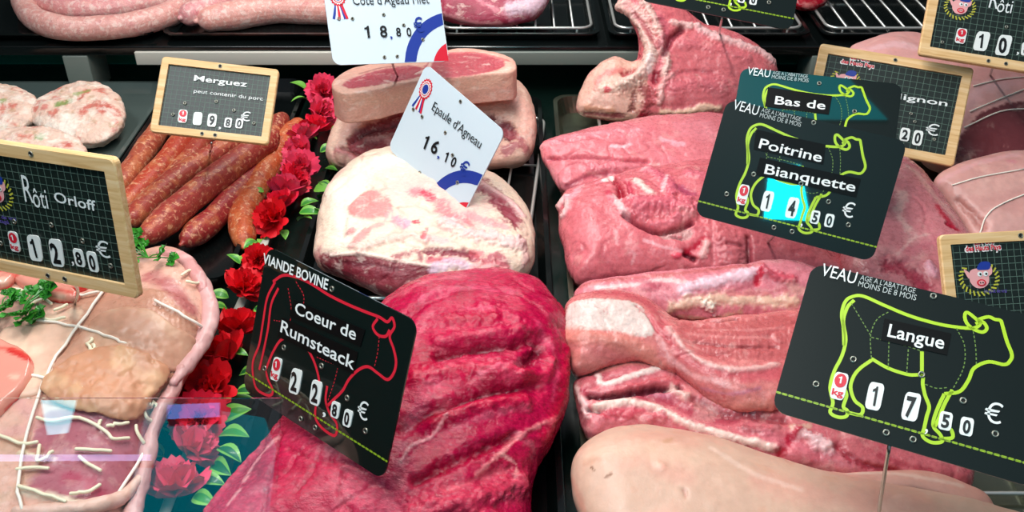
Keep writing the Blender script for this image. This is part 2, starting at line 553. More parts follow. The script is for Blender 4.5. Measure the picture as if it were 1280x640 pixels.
def text_on(mb, s, p0, p1, cap, z, mi, bold=0.012, shear=0.0):
    """lettering from p0 to p1 (card metres) with capitals cap tall"""
    if s == '1':
        v = np.array([(.20, 0), (.34, 0), (.34, .73), (.24, .73), (.20, .66), (.06, .60), (.06, .50), (.20, .54)]); f = [(0, 1, 2, 3, 4, 5, 6, 7)]
    else: v, f = text_mesh(s, bold, shear)
    if not len(v): return
    x0, x1 = v[:, 0].min(), v[:, 0].max()
    p0 = np.asarray(p0, float); p1 = np.asarray(p1, float); e = p1 - p0; Lg = np.linalg.norm(e); e /= Lg; n = np.array([-e[1], e[0]])
    sx = Lg / max(1e-6, x1 - x0); sy = cap / 0.73
    q = p0 + ((v[:, :1] - x0) * sx) * e + (v[:, 1:2] * sy) * n
    mb.add([(a, b, z) for a, b in q], f, mi)

M = {}
M['black_card'] = mat('black_card', (9, 22, 20), 0.4, spec=0.12, coat=1.0, coat_r=0.025)
N, Lk, B = nt(M['black_card']); _n = noise_node(N, Lk, 9, 2, .5, stretch=((.5, 2.2, 1), (0, 0, .7)), distort=.8); bump(N, Lk, B, _n.outputs['Fac'], 0.1, 0.002)
M['label_black'] = mat('label_black', (6, 8, 9), 0.5, spec=0.12)
M['white_card'] = mat('white_card', (212, 226, 234), 0.3, spec=0.4, coat=0.2)
M['print_white'] = mat('print_white', (232, 234, 232), 0.45)
M['print_soft'] = mat('print_soft', (176, 182, 180), 0.5)
M['print_green'] = mat('print_green', (172, 208, 30), 0.45)
M['print_thin_green'] = mat('print_thin_green', (96, 128, 50), 0.5)
M['print_red'] = mat('print_red', (214, 28, 52), 0.45)
M['print_darkred'] = mat('print_darkred', (206, 20, 52), 0.45)
M['print_blue'] = mat('print_blue', (28, 56, 150), 0.45)
M['print_black'] = mat('print_black', (14, 14, 16), 0.45)
M['print_pink'] = mat('print_pink', (238, 168, 168), 0.5)
M['print_yellow'] = mat('print_yellow', (190, 186, 60), 0.5)
M['print_purple'] = mat('print_purple', (92, 74, 160), 0.5)
M['tile_white'] = mat('tile_white', (236, 238, 234), 0.35)
M['steel'] = mat('steel', (190, 190, 185), 0.25, 1.0)
M['grommet_metal'] = mat('grommet_metal', (150, 150, 138), 0.35, 0.8)
M['hole'] = mat('hole', (18, 18, 16), 0.8)
def wood_mat():
    m = mat('pale_wood', (222, 178, 122), 0.5, spec=0.3); N, Lk, B = nt(m)
    n = noise_node(N, Lk, 40, 5, 0.6, stretch=((0.35, 5, 5), (0, 0, 0)), distort=1.0)
    r = ramp(N, Lk, n.outputs['Fac'], [(0.3, L4((206, 158, 100))), (0.5, L4((228, 186, 132))), (0.7, L4((240, 206, 160)))])
    Lk.new(r.outputs['Color'], B.inputs['Base Color']); bump(N, Lk, B, n.outputs['Fac'], 0.3, 0.0005)
    return m
M['wood'] = wood_mat()
m = mat('chalkboard', (20, 32, 28), 0.4); M['chalk'] = m
M['grid_line'] = mat('grid_line', (92, 116, 104), 0.6)
PAL = ['black_card', 'print_white', 'print_soft', 'print_green', 'print_thin_green', 'print_red', 'print_blue', 'print_black', 'print_pink', 'print_yellow', 'print_purple', 'label_black', 'tile_white', 'grommet_metal', 'hole', 'white_card', 'chalk', 'grid_line']
IX = {k: i for i, k in enumerate(PAL)}
PM = [M[k] for k in PAL]
TH = 0.0012

def compact(mb, name, parent, smooth=False):
    used = sorted(set(mb.m)); mp = {k: i for i, k in enumerate(used)}
    mb.m = [mp[k] for k in mb.m]
    return mb.build(name, [PM[k] for k in used], parent, smooth)

def grommet(root, c, r=0.0016):
    mb = MB(); pts = [(c[0] + r * math.cos(a), c[1] + r * math.sin(a), TH + 0.0004) for a in np.arange(14) * 2 * math.pi / 14]
    mb.tube(pts, 0.0006, 6, IX['grommet_metal'], closed=True)
    disc(mb, c, r, TH + 0.0002, IX['hole'])
    compact(mb, 'grommet', root, True)
def tile(root, quad, digit, kg=False, big=False):
    """a white price tile: quad = card coordinates TL TR BR BL"""
    q = np.array(quad); mb = MB()
    ex = (q[1] - q[0] + q[2] - q[3]) / 2; ey = (q[0] - q[3] + q[1] - q[2]) / 2; c = q.mean(0)
    rr = rrect(-.5, -.5, .5, .5, 0.22, 4)
    out = [tuple(c + ex * x + ey * y * 1.0) for x, y in rr]
    plate(mb, out, TH, TH + 0.0008, IX['tile_white'])
    z = TH + 0.0011
    if kg:
        n = 20; pc = c + ey * 0.2
        mb.add([(*(pc + ex * 0.42 * math.cos(a) + ey * 0.26 * math.sin(a)), z) for a in np.arange(n) * 2 * math.pi / n], [tuple(range(n))], IX['print_red'])
        text_on(mb, '1', c + ex * -.14 + ey * .09, c + ex * .08 + ey * .09, np.linalg.norm(ey) * .26, z + .0003, IX['tile_white'], 0.03)
        text_on(mb, 'kg', c + ex * -.4 + ey * -.36, c + ex * .4 + ey * -.36, np.linalg.norm(ey) * .24, z, IX['print_red'], 0.03)
        nm = 'unit_tile'
    else:
        if digit:
            hw = .16 if digit == '1' else .3
            text_on(mb, digit, c + ex * -hw + ey * -.36, c + ex * hw + ey * -.36, np.linalg.norm(ey) * .72, z, IX['print_black'], 0.035)
        nm = 'price_tile'
    compact(mb, nm, root)
def pin(t, foot, top=None, r=0.0012, bend=None):
    """the steel pin that carries the card, from its lower edge to the point it is stuck in (world)"""
    a = np.array([*(top if top is not None else (0, 0.01)), -0.0012])
    f = np.asarray(foot) - t.org; b = np.array([f @ t.B[:, 0], f @ t.B[:, 1], f @ t.B[:, 2]])
    mb = MB(); mid = (a + b) / 2 + (np.array([0, 0, -0.004]) if bend is None else bend)
    mb.tube(catmull([a, mid, b], 6), r, 8)
    o = mb.build('skewer', [M['steel']], t.root); return o

def quadpx(t, pts): return [t.loc(*p) for p in pts]

# the printed art of the black cards, read off the card that shows most of it
def lc(x, y): return (960 + x / 2, 320 + y / 2)
COW = [
 [(215,112),(198,130),(188,165),(194,210),(184,252),(165,290),(155,330),(162,368),(155,392),(175,404),(195,402),(198,388),(188,378),(196,350),(190,330)],
 [(190,225),(188,180),(184,145),(194,114),(215,102),(240,103),(290,125),(350,150),(410,168),(460,178),(512,182),(530,170),(520,160),(498,143),(491,150),(495,168),(512,184),(535,192),(546,182),(535,166),(518,172)],
 [(258,262),(230,282),(214,302),(206,330),(216,362),(236,380),(230,398),(198,392)],
 [(258,258),(300,282),(350,298),(384,300),(386,322),(392,350),(402,378),(396,402),(390,430),(386,452),(408,467),(434,465),(430,448),(414,430),(413,412),(424,380),(440,346)],
 [(384,240),(384,300)],
 [(414,430),(425,410),(440,372),(460,336)],
 [(428,418),(444,430),(457,436),(460,455),(436,458)],
 [(440,346),(478,340),(500,312),(514,282),(550,266),(590,273),(605,262),(608,246),(596,215),(585,176),(580,163),(566,160),(552,154),(538,156),(522,162)],
]
CUTS = [[(208,120),(232,160),(256,200)],[(300,142),(272,160),(256,200),(258,258)],[(302,205),(300,282)],[(350,235),(346,296)],[(470,182),(490,225),(488,280),(460,336)],[(512,190),(518,230),(520,276)],[(392,322),(420,332),(450,330)],[(258,205),(330,222),(386,240)]]

def black_art(t, src, name_lines, digits, kind='veal'):
    """everything printed on a black card; src = the card whose photo coordinates the art is written in"""
    def q(p): a, b = src.nrm(*p); return t.at(a, b)
    g = 'print_green' if kind == 'veal' else 'print_red'
    mb = MB(); plate(mb, rrect(-t.w / 2, 0, t.w / 2, t.h, 0.009, 6), 0, TH, IX['black_card'])
    z = TH + 0.0002
    k = t.w / src.w
    for ln in (COW if kind == 'veal' else COWR):
        pts = [q(lc(*p)) if kind == 'veal' else q(p) for p in ln]
        pts = catmull(pts, 5) if len(pts) > 2 else pts
        ribbon(mb, pts, 0.0021, z, IX[g])
    for ln in (CUTS if kind == 'veal' else CUTR):
        pts = [q(lc(*p)) if kind == 'veal' else q(p) for p in ln]
        pts = catmull(pts, 5)
        ribbon(mb, pts, 0.0006, z, IX['print_thin_green' if kind == 'veal' else g], dash=(0.0016, 0.0011))
    y = 0.125 * t.h
    ribbon(mb, [(-t.w / 2, y * .96), (t.w / 2, y * 1.0)], 0.0012, z, IX['print_green'], dash=(0.0028, 0.001))
    ribbon(mb, [(-t.w / 2, y * .96), (t.w / 2, y * 1.0)], 0.0005, z, IX['print_thin_green'])
    compact(mb, 'board', t.root)
    return q
def lettering(t, items, name='lettering'):
    for it in items:
        mb = MB(); s, p0, p1, cap, mi = it[:5]; kw = it[5] if len(it) > 5 else {}
        text_on(mb, s, p0, p1, cap, TH + 0.0009, IX[mi], **kw)
        compact(mb, name, t.root)
def name_strip(t, quad):
    mb = MB(); q = [np.array(x) for x in quad]
    vs = [(*x, TH + 0.0003) for x in q] + [(*x, TH + 0.0006) for x in q]
    mb.add(vs, [(4, 5, 6, 7), (3, 2, 1, 0), (0, 1, 5, 4), (1, 2, 6, 5), (2, 3, 7, 6), (3, 0, 4, 7)], IX['label_black'])
    compact(mb, 'name_strip', t.root)
def cap_of(t, p, hpx):
    a = t.loc(*p); b = t.loc(p[0], p[1] - hpx); return np.linalg.norm(b - a)

def veal_common(t, src, digits, missing=()):
    def q(x, y): a, b = src.nrm(*lc(x, y)); return t.at(a, b)
    k = t.h / src.h
    lettering(t, [('VEAU', q(130, 50), q(216, 73), 0.0088 * k, 'print_white', dict(bold=0.0)),
                  ("AGE A L'ABATTAGE", q(229, 62), q(366, 96), 0.0036 * k, 'print_soft', dict(bold=0.0)),
                  ('MOINS DE 8 MOIS', q(224, 78), q(368, 114), 0.0040 * k, 'print_soft', dict(bold=0.0))], 'heading')
    tile(t.root, [q(168, 290), q(203, 298), q(188, 364), q(152, 356)], '', kg=True)
    for d, Q in zip(digits, ([(254, 315), (292, 323), (278, 390), (240, 382)], [(344, 340), (384, 348), (370, 417), (330, 409)], [(430, 388), (462, 395), (455, 440), (423, 433)], [(482, 402), (515, 409), (508, 454), (476, 447)])):
        if d is not None: tile(t.root, [q(*p) for p in Q], d)
    lettering(t, [(',', q(391, 440), q(398, 442), 0.009 * k, 'print_white'), ('€', q(536, 414), q(580, 424), 0.0125 * k, 'print_white', dict(bold=0.0))], 'price_marks')
    for p in ((413, 102), (213, 260), (120, 322), (383, 298), (487, 363), (567, 446), (295, 443), (362, 460)):
        grommet(t.root, q(*p))
# ------------------------------------------------------------------ the case
def dark_gloss(name, col, r=0.16, nz=0.12):
    m = mat(name, col, r, spec=0.5); N, Lk, B = nt(m)
    n = noise_node(N, Lk, 30, 3, 0.5); rr = ramp(N, Lk, n.outputs['Fac'], [(0.3, (r,) * 3 + (1,)), (0.7, (r + nz,) * 3 + (1,))])
    Lk.new(rr.outputs['Color'], B.inputs['Roughness']); return m
M['deck'] = dark_gloss('deck', (11, 26, 22))
M['riser'] = dark_gloss('riser', (34, 140, 120), 0.3)
M['side'] = dark_gloss('side', (28, 34, 34), 0.3)
M['tray'] = dark_gloss('tray_black', (10, 14, 14), 0.12, 0.08)
M['tray_steel'] = mat('tray_steel', (126, 130, 112), 0.2, 0.9)
M['chrome'] = mat('chrome', (232, 232, 226), 0.3, 0.75)
M['rail'] = mat('rail', (200, 196, 184), 0.4)
M['rail_grey'] = mat('rail_grey', (120, 128, 120), 0.4)
M['clear_plastic'] = mat('clear_plastic', (84, 96, 92), 0.15, 0.2)
def structure(name, a, b, m, bev=0):
    f = MB(); f.box(a, b, 0, bev); return tag(f.build(name, M[m], None, False), kind='structure')
structure('floor', (-1.1, 0.0, -0.02), (1.1, 1.36, 0), 'deck')
structure('wall_back', (-1.1, 1.36, -0.02), (1.1, 1.38, 0.059), 'riser')
structure('wall_rear', (-1.1, 1.8, 0.0), (1.1, 1.82, 0.9), 'side')
structure('wall_left', (-1.12, 0.0, -0.02), (-1.10, 1.82, 0.8), 'side')
structure('wall_right', (1.10, 0.0, -0.02), (1.12, 1.82, 0.8), 'side')
SZ = 0.074
sh = empty('display_shelf', (0, 1.248, SZ - 0.017)); tag(sh, 'dark raised shelf along the back of the case with a pale front rail', 'shelf')
s = MB(); s.box((-1.09, 0, 0.003), (1.09, 0.5, 0.016), 0, 0.002); s.build('shelf_board', M['tray'], sh)
s = MB(); s.box((-0.50, -0.006, -0.008), (-0.2, -0.0005, 0.010), 0, 0.001); s.build('front_rail', M['rail'], sh)
s = MB(); s.box((-0.19, -0.006, -0.008), (0.22, -0.0005, 0.010), 0, 0.001); s.build('front_rail', M['rail_grey'], sh)
for x in (-0.60, 0.40):
    s = MB(); s.box((x, 0.0, -0.056), (x + 0.034, 0.06, 0.0025), 0, 0.002); s.build('bracket', M['rail_grey'], sh)

def tray(loc, size, h, m, label, group=None, r=0.02, wall=0.002, lip=0.004):
    """a shallow tray: floor, sloping sides and a rolled lip"""
    x, y = size; rings = []
    def ring(dx, z, rr): return [(px, py, z) for px, py in rrect(-x / 2 + dx, -y / 2 + dx, x / 2 - dx, y / 2 - dx, rr, 5)]
    prof = [(0.006, 0.0, r * .8), (0.0, h, r), (-lip, h + 0.001, r), (-lip, h + 0.003, r), (0.001, h + 0.003, r), (0.008, 0.002, r * .8)]
    rings = [ring(*p) for p in prof]; n = len(rings[0]); mb = MB(); vs = [v for q in rings for v in q]; fs = []
    for k in range(len(prof) - 1):
        for i in range(n): fs.append((k * n + i, k * n + (i + 1) % n, (k + 1) * n + (i + 1) % n, (k + 1) * n + i))
    fs.append(tuple(reversed(range(n)))); fs.append(tuple(range((len(prof) - 1) * n, len(prof) * n)))
    mb.add(vs, fs); o = mb.build('display_tray', M[m], None, False); o.location = loc
    tag(o, label, 'tray', group); return o
def rack(loc, size, z, label, rz=0.0, nx=5, ny=2, group=None, r=0.0016, along='y'):
    """a rounded wire loop with bars, standing on short feet"""
    root = empty('wire_rack', (loc[0], loc[1], loc[2])); root.rotation_euler = (0, 0, rz); x, y = size
    mb = MB(); loop = [(a, b, z) for a, b in rrect(-x / 2, -y / 2, x / 2, y / 2, 0.016, 6)]
    mb.tube(loop, r * 1.3, 8, closed=True); mb.build('outer_wire', M['chrome'], root)
    mb = MB()
    for i in range(nx):
        a = -x / 2 + x * (i + 1) / (nx + 1)
        mb.tube([(a, -y / 2, z), (a, y / 2, z)], r, 6)
    for i in range(ny):
        b = -y / 2 + y * (i + 1) / (ny + 1)
        mb.tube([(-x / 2, b, z - r * 2), (x / 2, b, z - r * 2)], r, 6)
    for a in (-x / 2 + .02, x / 2 - .02):
        for b in (-y / 2 + 0.001, y / 2 - 0.001): mb.tube([(a, b, 0.0), (a, b, z)], r, 6)
    mb.build('bars', M['chrome'], root); tag(root, label, 'rack', group); return root


tray((-0.70, 1.03, 0.001), (0.46, 0.46), 0.012, 'clear_plastic', 'grey see-through rimmed tray under the white stuffed patties')
tray((-0.368, 1.03, 0.001), (0.175, 0.47), 0.016, 'tray', 'black tray under the red merguez sausages')
tray((-0.66, 0.535, 0.001), (0.72, 0.44), 0.014, 'tray', 'black tray under the tied stuffed roast')
tray((-0.088, 0.78, 0.001), (0.245, 0.86), 0.014, 'tray', 'long black tray under the lamb and the crimson beef')
tray((0.42, 0.76, 0.001), (0.725, 0.88), 0.020, 'tray_steel', 'wide steel tray with thin rim under the pink veal')
rack((-0.066, 0.985, 0.003), (0.185, 0.36), 0.010, 'wire rack with rounded corner showing right of the lamb shoulder', rz=math.radians(-5))
rack((-0.07, 0.56, 0.003), (0.215, 0.42), 0.009, 'wire rack in the shade beside the crimson beef', nx=6)
rack((0.44, 1.03, 0.004), (0.66, 0.30), 0.014, 'wire rack poking out beneath the veal rib chop', nx=14)
rack((0.42, 0.6, 0.004), (0.68, 0.46), 0.010, 'wire rack under the layered veal breast and tongues', nx=12)
# upper trays
def up(u, v, z=SZ): return P(u, v, z)
for x0, x1, m, lb, rk in ((-0.80, -0.478, 'tray', 'black tray with the coiled pale sausages on the back shelf', 0), (-0.468, -0.115, 'tray', 'black tray with straight pale sausages behind the white fillet card', 0),
                     (-0.105, 0.118, 'tray', 'black shelf tray holding the dark red leg of lamb', 1), (0.128, 0.40, 'tray', 'black shelf tray behind the veal rib chop', 1), (0.412, 0.64, 'tray', 'nearly empty black shelf tray left of the Rôti card', 1)):
    tray(((x0 + x1) / 2, 1.425, SZ), (x1 - x0 - .01, 0.32), 0.008, m, lb, r=.015)
    if rk: rack(((x0 + x1) / 2, 1.425, SZ + .002), (x1 - x0 - .022, 0.30), 0.012, {-0.105: 'shelf wire rack beside the dark red leg of lamb', 0.128: 'shelf wire rack behind the curved chop bone', 0.412: 'bare shelf wire rack left of the Rôti card'}[x0], nx=7, ny=1)
# ------------------------------------------------------------------ the meat
bodies = []
def keep(o, label, cat, group=None):
    tag(o, label, cat, group); bodies.append(o); return o
mm_beef = meat_mat('beef', fat=(236, 150, 160), marb=0.22, mscale=42, rough=0.25, fib=((1.0, 1.6, 1.6), (0, 0, 0.5)), thr=0.55, fine=0.28, bumpd=0.0010, sss=0.06, spec=.35)
mm_veal = meat_mat('veal', fat=(240, 190, 180), marb=0.3, mscale=45, rough=0.27, thr=0.57, fine=0.14, bumpd=0.0006, spec=.42)
mm_lamb = meat_mat('lamb', fat=(250, 226, 212), marb=0.45, mscale=60, rough=0.42, thr=0.55, fine=0.14, bumpd=0.0006, fib=((1, 1.8, 1.8), (0, 0, -0.4)))
mm_skin = meat_mat('skin', fat=(244, 206, 190), marb=0.25, mscale=30, rough=0.42, thr=0.58, fine=0.06, bumpd=0.0003)
mm_merguez = meat_mat('merguez', fat=(232, 172, 132), marb=0.75, mscale=190, rough=0.42, thr=0.53, fine=0.35, bumpd=0.0002, sss=.05)
mm_pale = meat_mat('pale_sausage', fat=(246, 226, 214), marb=0.5, mscale=150, rough=0.36, thr=0.5, fine=0.2, bumpd=0.0002)

# beef rumpsteak
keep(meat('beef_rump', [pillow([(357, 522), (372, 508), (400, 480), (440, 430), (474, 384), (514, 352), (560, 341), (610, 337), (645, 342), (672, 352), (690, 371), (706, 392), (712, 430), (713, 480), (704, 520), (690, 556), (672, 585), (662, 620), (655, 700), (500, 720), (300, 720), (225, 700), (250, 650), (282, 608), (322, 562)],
    0.012, 0.085, up=0.05, down=0.10, D=110, rest=0.012, step=9)], mm_beef, (194, 8, 80), [
    S([(357, 530), (400, 560), (470, 600), (560, 620), (640, 600)], 36, (206, 70, 100), .65, .7, .6, fill=False),
    S([(300, 640), (380, 610), (480, 640)], 40, (212, 84, 108), .6, .7, .6),
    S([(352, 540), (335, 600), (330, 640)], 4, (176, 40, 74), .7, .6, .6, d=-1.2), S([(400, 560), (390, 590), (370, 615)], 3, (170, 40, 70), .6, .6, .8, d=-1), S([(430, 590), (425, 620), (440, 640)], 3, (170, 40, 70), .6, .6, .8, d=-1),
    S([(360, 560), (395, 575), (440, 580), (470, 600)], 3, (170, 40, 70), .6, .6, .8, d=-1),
    S([(345, 548), (325, 570), (305, 600)], 5, (240, 170, 170), .8, .6, .9), S([(300, 612), (285, 630)], 4, (240, 180, 178), .7, .6, .9),
    S([(357, 522), (320, 566), (285, 606), (258, 640)], 5, (214, 60, 90), .6, .6, .8, d=1.5),
    S([(548, 444), (595, 435), (637, 431), (680, 420)], 11, (132, 6, 44), .6, .9, .5, d=-3.2), S([(548, 444), (600, 434), (650, 429)], 3, (110, 4, 36), .6, .9, .5, d=-1.4), S([(545, 428), (600, 418), (650, 412)], 11, (214, 50, 96), .4, .9, .6, d=2.4),  # dark strokes paint the groove's shade, the pale one its bright ridge
    S([(505, 534), (546, 512), (595, 492), (642, 485), (672, 478)], 13, (136, 6, 44), .6, .9, .5, d=-3.6), S([(560, 508), (600, 490), (655, 482)], 3, (104, 4, 34), .6, .9, .5, d=-1.6), S([(540, 528), (600, 508), (655, 500)], 14, (206, 16, 70), .5, .9, .5, d=3.6),  # second groove: shade and lighter ridge painted in along with the relief
    S([(676, 436), (664, 446), (652, 456)], 10, (104, 4, 34), .8, .9, .5, d=-4.5), S([(690, 450), (680, 470), (655, 470)], 9, (214, 40, 86), .6, .9, .5, d=2.5),  # first stroke paints the hollow's shade into the colour
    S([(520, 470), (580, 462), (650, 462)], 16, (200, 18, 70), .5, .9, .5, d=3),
    S([(490, 470), (500, 420), (520, 385), (560, 365)], 10, (150, 12, 54), .35, .8, .6, d=-2), S([(470, 520), (500, 470), (515, 420), (540, 385)], 9, (216, 110, 126), .5, .9, 1.4), S([(560, 540), (610, 520), (660, 510)], 5, (228, 120, 140), .5, .9, 1.6), S([(600, 470), (650, 450)], 4, (232, 130, 150), .5, .9, 1.8), S([(580, 385), (640, 390)], 4, (232, 130, 150), .5, .9, 1.8), S([(670, 400), (695, 450), (690, 500)], 5, (226, 100, 130), .5, .9, 1.6),  # pale ragged strokes paint wet gloss and frosty specks into the colour
    S([(556, 450), (590, 452), (620, 458), (640, 470)], 14, (226, 96, 120), .45, .9, 1.2), S([(500, 560), (512, 530), (530, 500), (545, 480)], 9, (222, 104, 126), .5, .9, 1.2),
    S([(525, 372), (560, 362), (600, 360), (640, 366)], 8, (224, 100, 130), .5, .9, 1.2), S([(505, 366), (530, 352), (580, 345)], 7, (226, 130, 140), .6, .9, 1.0),
    S([(676, 385), (688, 400), (698, 420)], 8, (206, 90, 110), .6, .8, 1.2, d=1), S([(650, 352), (680, 375)], 5, (206, 60, 100), .5, .8, 1.0),
    S([(500, 578), (516, 556), (540, 546), (560, 520)], 3, (240, 170, 170), .8, .6, .9, d=.6), S([(595, 594), (627, 566), (655, 541), (693, 522)], 4, (236, 150, 150), .8, .6, 1.1, d=.8),
    S([(624, 566), (645, 580), (640, 600)], 3, (238, 170, 165), .8, .6, .9), S([(560, 610), (600, 596), (640, 585)], 9, (222, 110, 122), .6, .8, 1.2, d=-1.5),
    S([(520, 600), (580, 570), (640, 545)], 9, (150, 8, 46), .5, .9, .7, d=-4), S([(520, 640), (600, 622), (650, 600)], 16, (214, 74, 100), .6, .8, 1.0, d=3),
    S([(708, 440), (700, 500), (680, 545)], 14, (206, 10, 66), .6, .9, .5, d=2), S([(640, 520), (670, 500), (690, 460)], 8, (224, 60, 100), .35, .9, 1.0),
    S([(470, 500), (480, 560), (470, 600)], 16, (190, 40, 76), .4, .9, 1.0), S([(600, 380), (640, 395), (670, 415)], 10, (214, 50, 96), .4, .9, 1.0, d=1.5), S([(560, 400), (620, 398)], 12, (190, 16, 66), .5, .9, 1.0, d=2),
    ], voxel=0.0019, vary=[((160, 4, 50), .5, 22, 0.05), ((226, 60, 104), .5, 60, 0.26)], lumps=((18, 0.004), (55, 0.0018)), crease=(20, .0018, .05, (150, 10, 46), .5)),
    'large crimson beef rump behind the Coeur de Rumsteack card', 'beef')

# lamb shoulder
LS = [(488, 184), (460, 190), (425, 215), (402, 248), (395, 285), (391, 312), (400, 332), (432, 346), (478, 366), (520, 372), (580, 362), (640, 352), (664, 335), (668, 295), (660, 262), (640, 235), (605, 210), (560, 192), (520, 182)]
o = lambda x, y: (320 + x / 3.2, 180 + y / 3.2)
keep(meat('lamb_shoulder', [pillow(LS, 0.022, 0.075, up=0.035, down=0.09, D=60, rest=0.012)], mm_lamb, (244, 218, 198), [
    S([(420, 230), (430, 260), (425, 300), (450, 215), (490, 195)], 24, (252, 240, 222), .8, .8, .5),
    S([(500, 230), (560, 240), (600, 280)], 30, (240, 190, 184), .6, .8, .8),
    S([o(260, 455), o(330, 448), o(450, 458), o(560, 482), o(650, 492), o(715, 502), o(690, 530), o(600, 560), o(520, 605), o(400, 580), o(300, 525)], 5, (150, 58, 72), .95, .6, .6, fill=True),
    S([o(290, 500), o(400, 510), o(500, 520), o(600, 520), o(690, 515)], 11, (146, 50, 66), .85, .6, .6), S([o(330, 475), o(450, 480), o(560, 500)], 5, (112, 28, 48), .6, .8, .8, d=-.6), S([o(350, 540), o(450, 560), o(560, 550)], 6, (186, 90, 100), .5, .8, .8),
    S([o(300, 445), o(430, 440), o(560, 465), o(700, 490)], 2.5, (246, 220, 206), .9, .5, .5, d=1),
    S([o(250, 430), o(240, 480), o(290, 520)], 9, (216, 150, 148), .7, .8, .5),
    S([o(380, 260), o(420, 215), o(470, 195), o(530, 235), o(520, 275), o(420, 290)], 6, (220, 146, 142), .95, .8, .6, fill=True, d=.5), S([o(380, 348)], 7, (222, 150, 150), .85, .6, .5, d=1), S([o(450, 345), o(400, 390)], 6, (224, 160, 152), .8, .7, .7),
    S([o(380, 410), o(440, 350), o(500, 320)], 5, (226, 160, 155), .7, .7, .8, d=.6), S([o(360, 300), o(350, 370)], 4, (216, 170, 160), .4, .8, .8, d=-.8),
    S([o(420, 420), o(500, 390), o(600, 370), o(680, 380)], 8, (244, 208, 196), .8, .8, .8, d=2), S([o(560, 450), o(640, 430), o(660, 460)], 6, (170, 70, 84), .8, .7, .8),
    S([o(560, 300), o(600, 320)], 8, (216, 168, 190), .8, .7, .8, d=.5), S([o(640, 310)], 5, (206, 30, 66), .95, .6, 1.0), S([o(680, 340), o(670, 380)], 3, (214, 60, 84), .8, .6, 1.2, d=-1),
    S([o(520, 300), o(540, 260), o(560, 330)], 4, (240, 170, 170), .7, .7, .9), S([o(690, 430), o(760, 425), o(850, 440), o(870, 460)], 7, (150, 30, 62), .95, .7, .7, d=-2), S([o(690, 460), o(780, 470), o(830, 480)], 6, (200, 60, 90), .8, .7, .8),
    S([o(650, 190), o(720, 230), o(780, 300), o(840, 310)], 12, (220, 116, 128), .75, .8, .8, d=-.6), S([o(680, 190), o(700, 210)], 8, (206, 50, 84), .8, .7, .8),
    S([o(885, 150), o(940, 190), o(1000, 240), o(1030, 300)], 17, (164, 66, 84), .95, .6, .7, d=-1), S([o(900, 150), o(960, 190), o(1020, 230), o(1070, 290)], 5, (236, 190, 186), .9, .6, .5, d=1.5), S([o(850, 280), o(930, 310), o(1000, 330)], 7, (226, 150, 156), .7, .8, 1.0),
    S([o(760, 310), o(850, 360), o(960, 380), o(1040, 400)], 12, (244, 206, 204), .8, .8, .9, d=2.5), S([o(700, 380), o(760, 390)], 7, (240, 190, 190), .7, .8, .9), S([o(920, 470), o(960, 460), o(1000, 500)], 9, (196, 84, 104), .85, .7, .9), S([o(860, 430), o(900, 440)], 5, (226, 120, 130), .8, .7, .9),
    S([o(720, 500), o(800, 480), o(860, 500)], 9, (226, 200, 214), .85, .7, .8, d=1.0), S([o(870, 500), o(940, 510), o(1010, 530)], 8, (238, 178, 176), .9, .7, 1.3, d=2.5),
    S([o(740, 540), o(620, 570), o(560, 600)], 5, (120, 30, 46), .6, .8, .6), S([o(1050, 380), o(1080, 450), o(1070, 480)], 7, (226, 180, 176), .8, .7, .5, d=1),
    ], voxel=0.0016, vary=[((228, 178, 170), .5, 25, 0.12)], lumps=((25, 0.003), (70, 0.0014)), crease=(22, .0014, .05, (206, 140, 136), .4)),
    "cream and pink bone-in lamb shoulder under the tilted Epaule d'Agneau card", 'lamb')

# two thick lamb cuts one on the other
o = lambda x, y: (320 + x / 3.2, y / 3.2)
keep(meat('lamb_saddle', [pillow([(434, 134), (416, 160), (408, 188), (413, 204), (432, 211), (480, 214), (560, 214), (640, 207), (662, 196), (670, 170), (668, 135), (655, 108), (630, 96), (560, 104), (480, 120)], 0.02, 0.085, up=0.022, down=0.07, D=26, rest=0.012)], mm_lamb, (232, 190, 172), [
    S([o(380, 560), o(440, 510), o(520, 480), o(600, 460), o(590, 570), o(470, 590), o(400, 610)], 6, (168, 74, 84), .95, .6, .5, fill=True, d=-3), S([o(380, 560), o(450, 520), o(560, 495)], 3, (140, 60, 66), .6, .7, .6, d=-1.5),
    S([o(320, 600), o(380, 615), o(400, 640)], 6, (214, 140, 140), .8, .7, .7), S([o(350, 440), o(320, 520), o(300, 590)], 9, (240, 206, 186), .9, .8, .4), S([o(440, 550), o(500, 545), o(560, 560)], 5, (226, 170, 165), .8, .7, .8, d=1.5), S([o(340, 590), o(420, 620)], 3, (150, 90, 84), .7, .7, .7, d=-2),
    S([o(1000, 380), o(1060, 420), o(1100, 480), o(1090, 560)], 16, (242, 190, 176), .8, .8, .5), S([o(930, 480), o(1000, 500), o(1010, 540)], 10, (120, 30, 50), .95, .6, .6, d=-4), S([o(1000, 520), o(1060, 560), o(1080, 600)], 7, (190, 110, 116), .8, .7, .8), S([o(1000, 600), o(1040, 580)], 8, (176, 90, 100), .8, .7, .8),
    ], voxel=0.0016, vary=[((222, 160, 150), .5, 25, 0.15)], lumps=((25, 0.003), (70, 0.001)), crease=(16, .0012, .045, (184, 84, 98), .3)),
    'lower of the two thick cream-rimmed lamb cuts behind the lamb shoulder', 'lamb', 'stacked lamb cuts')
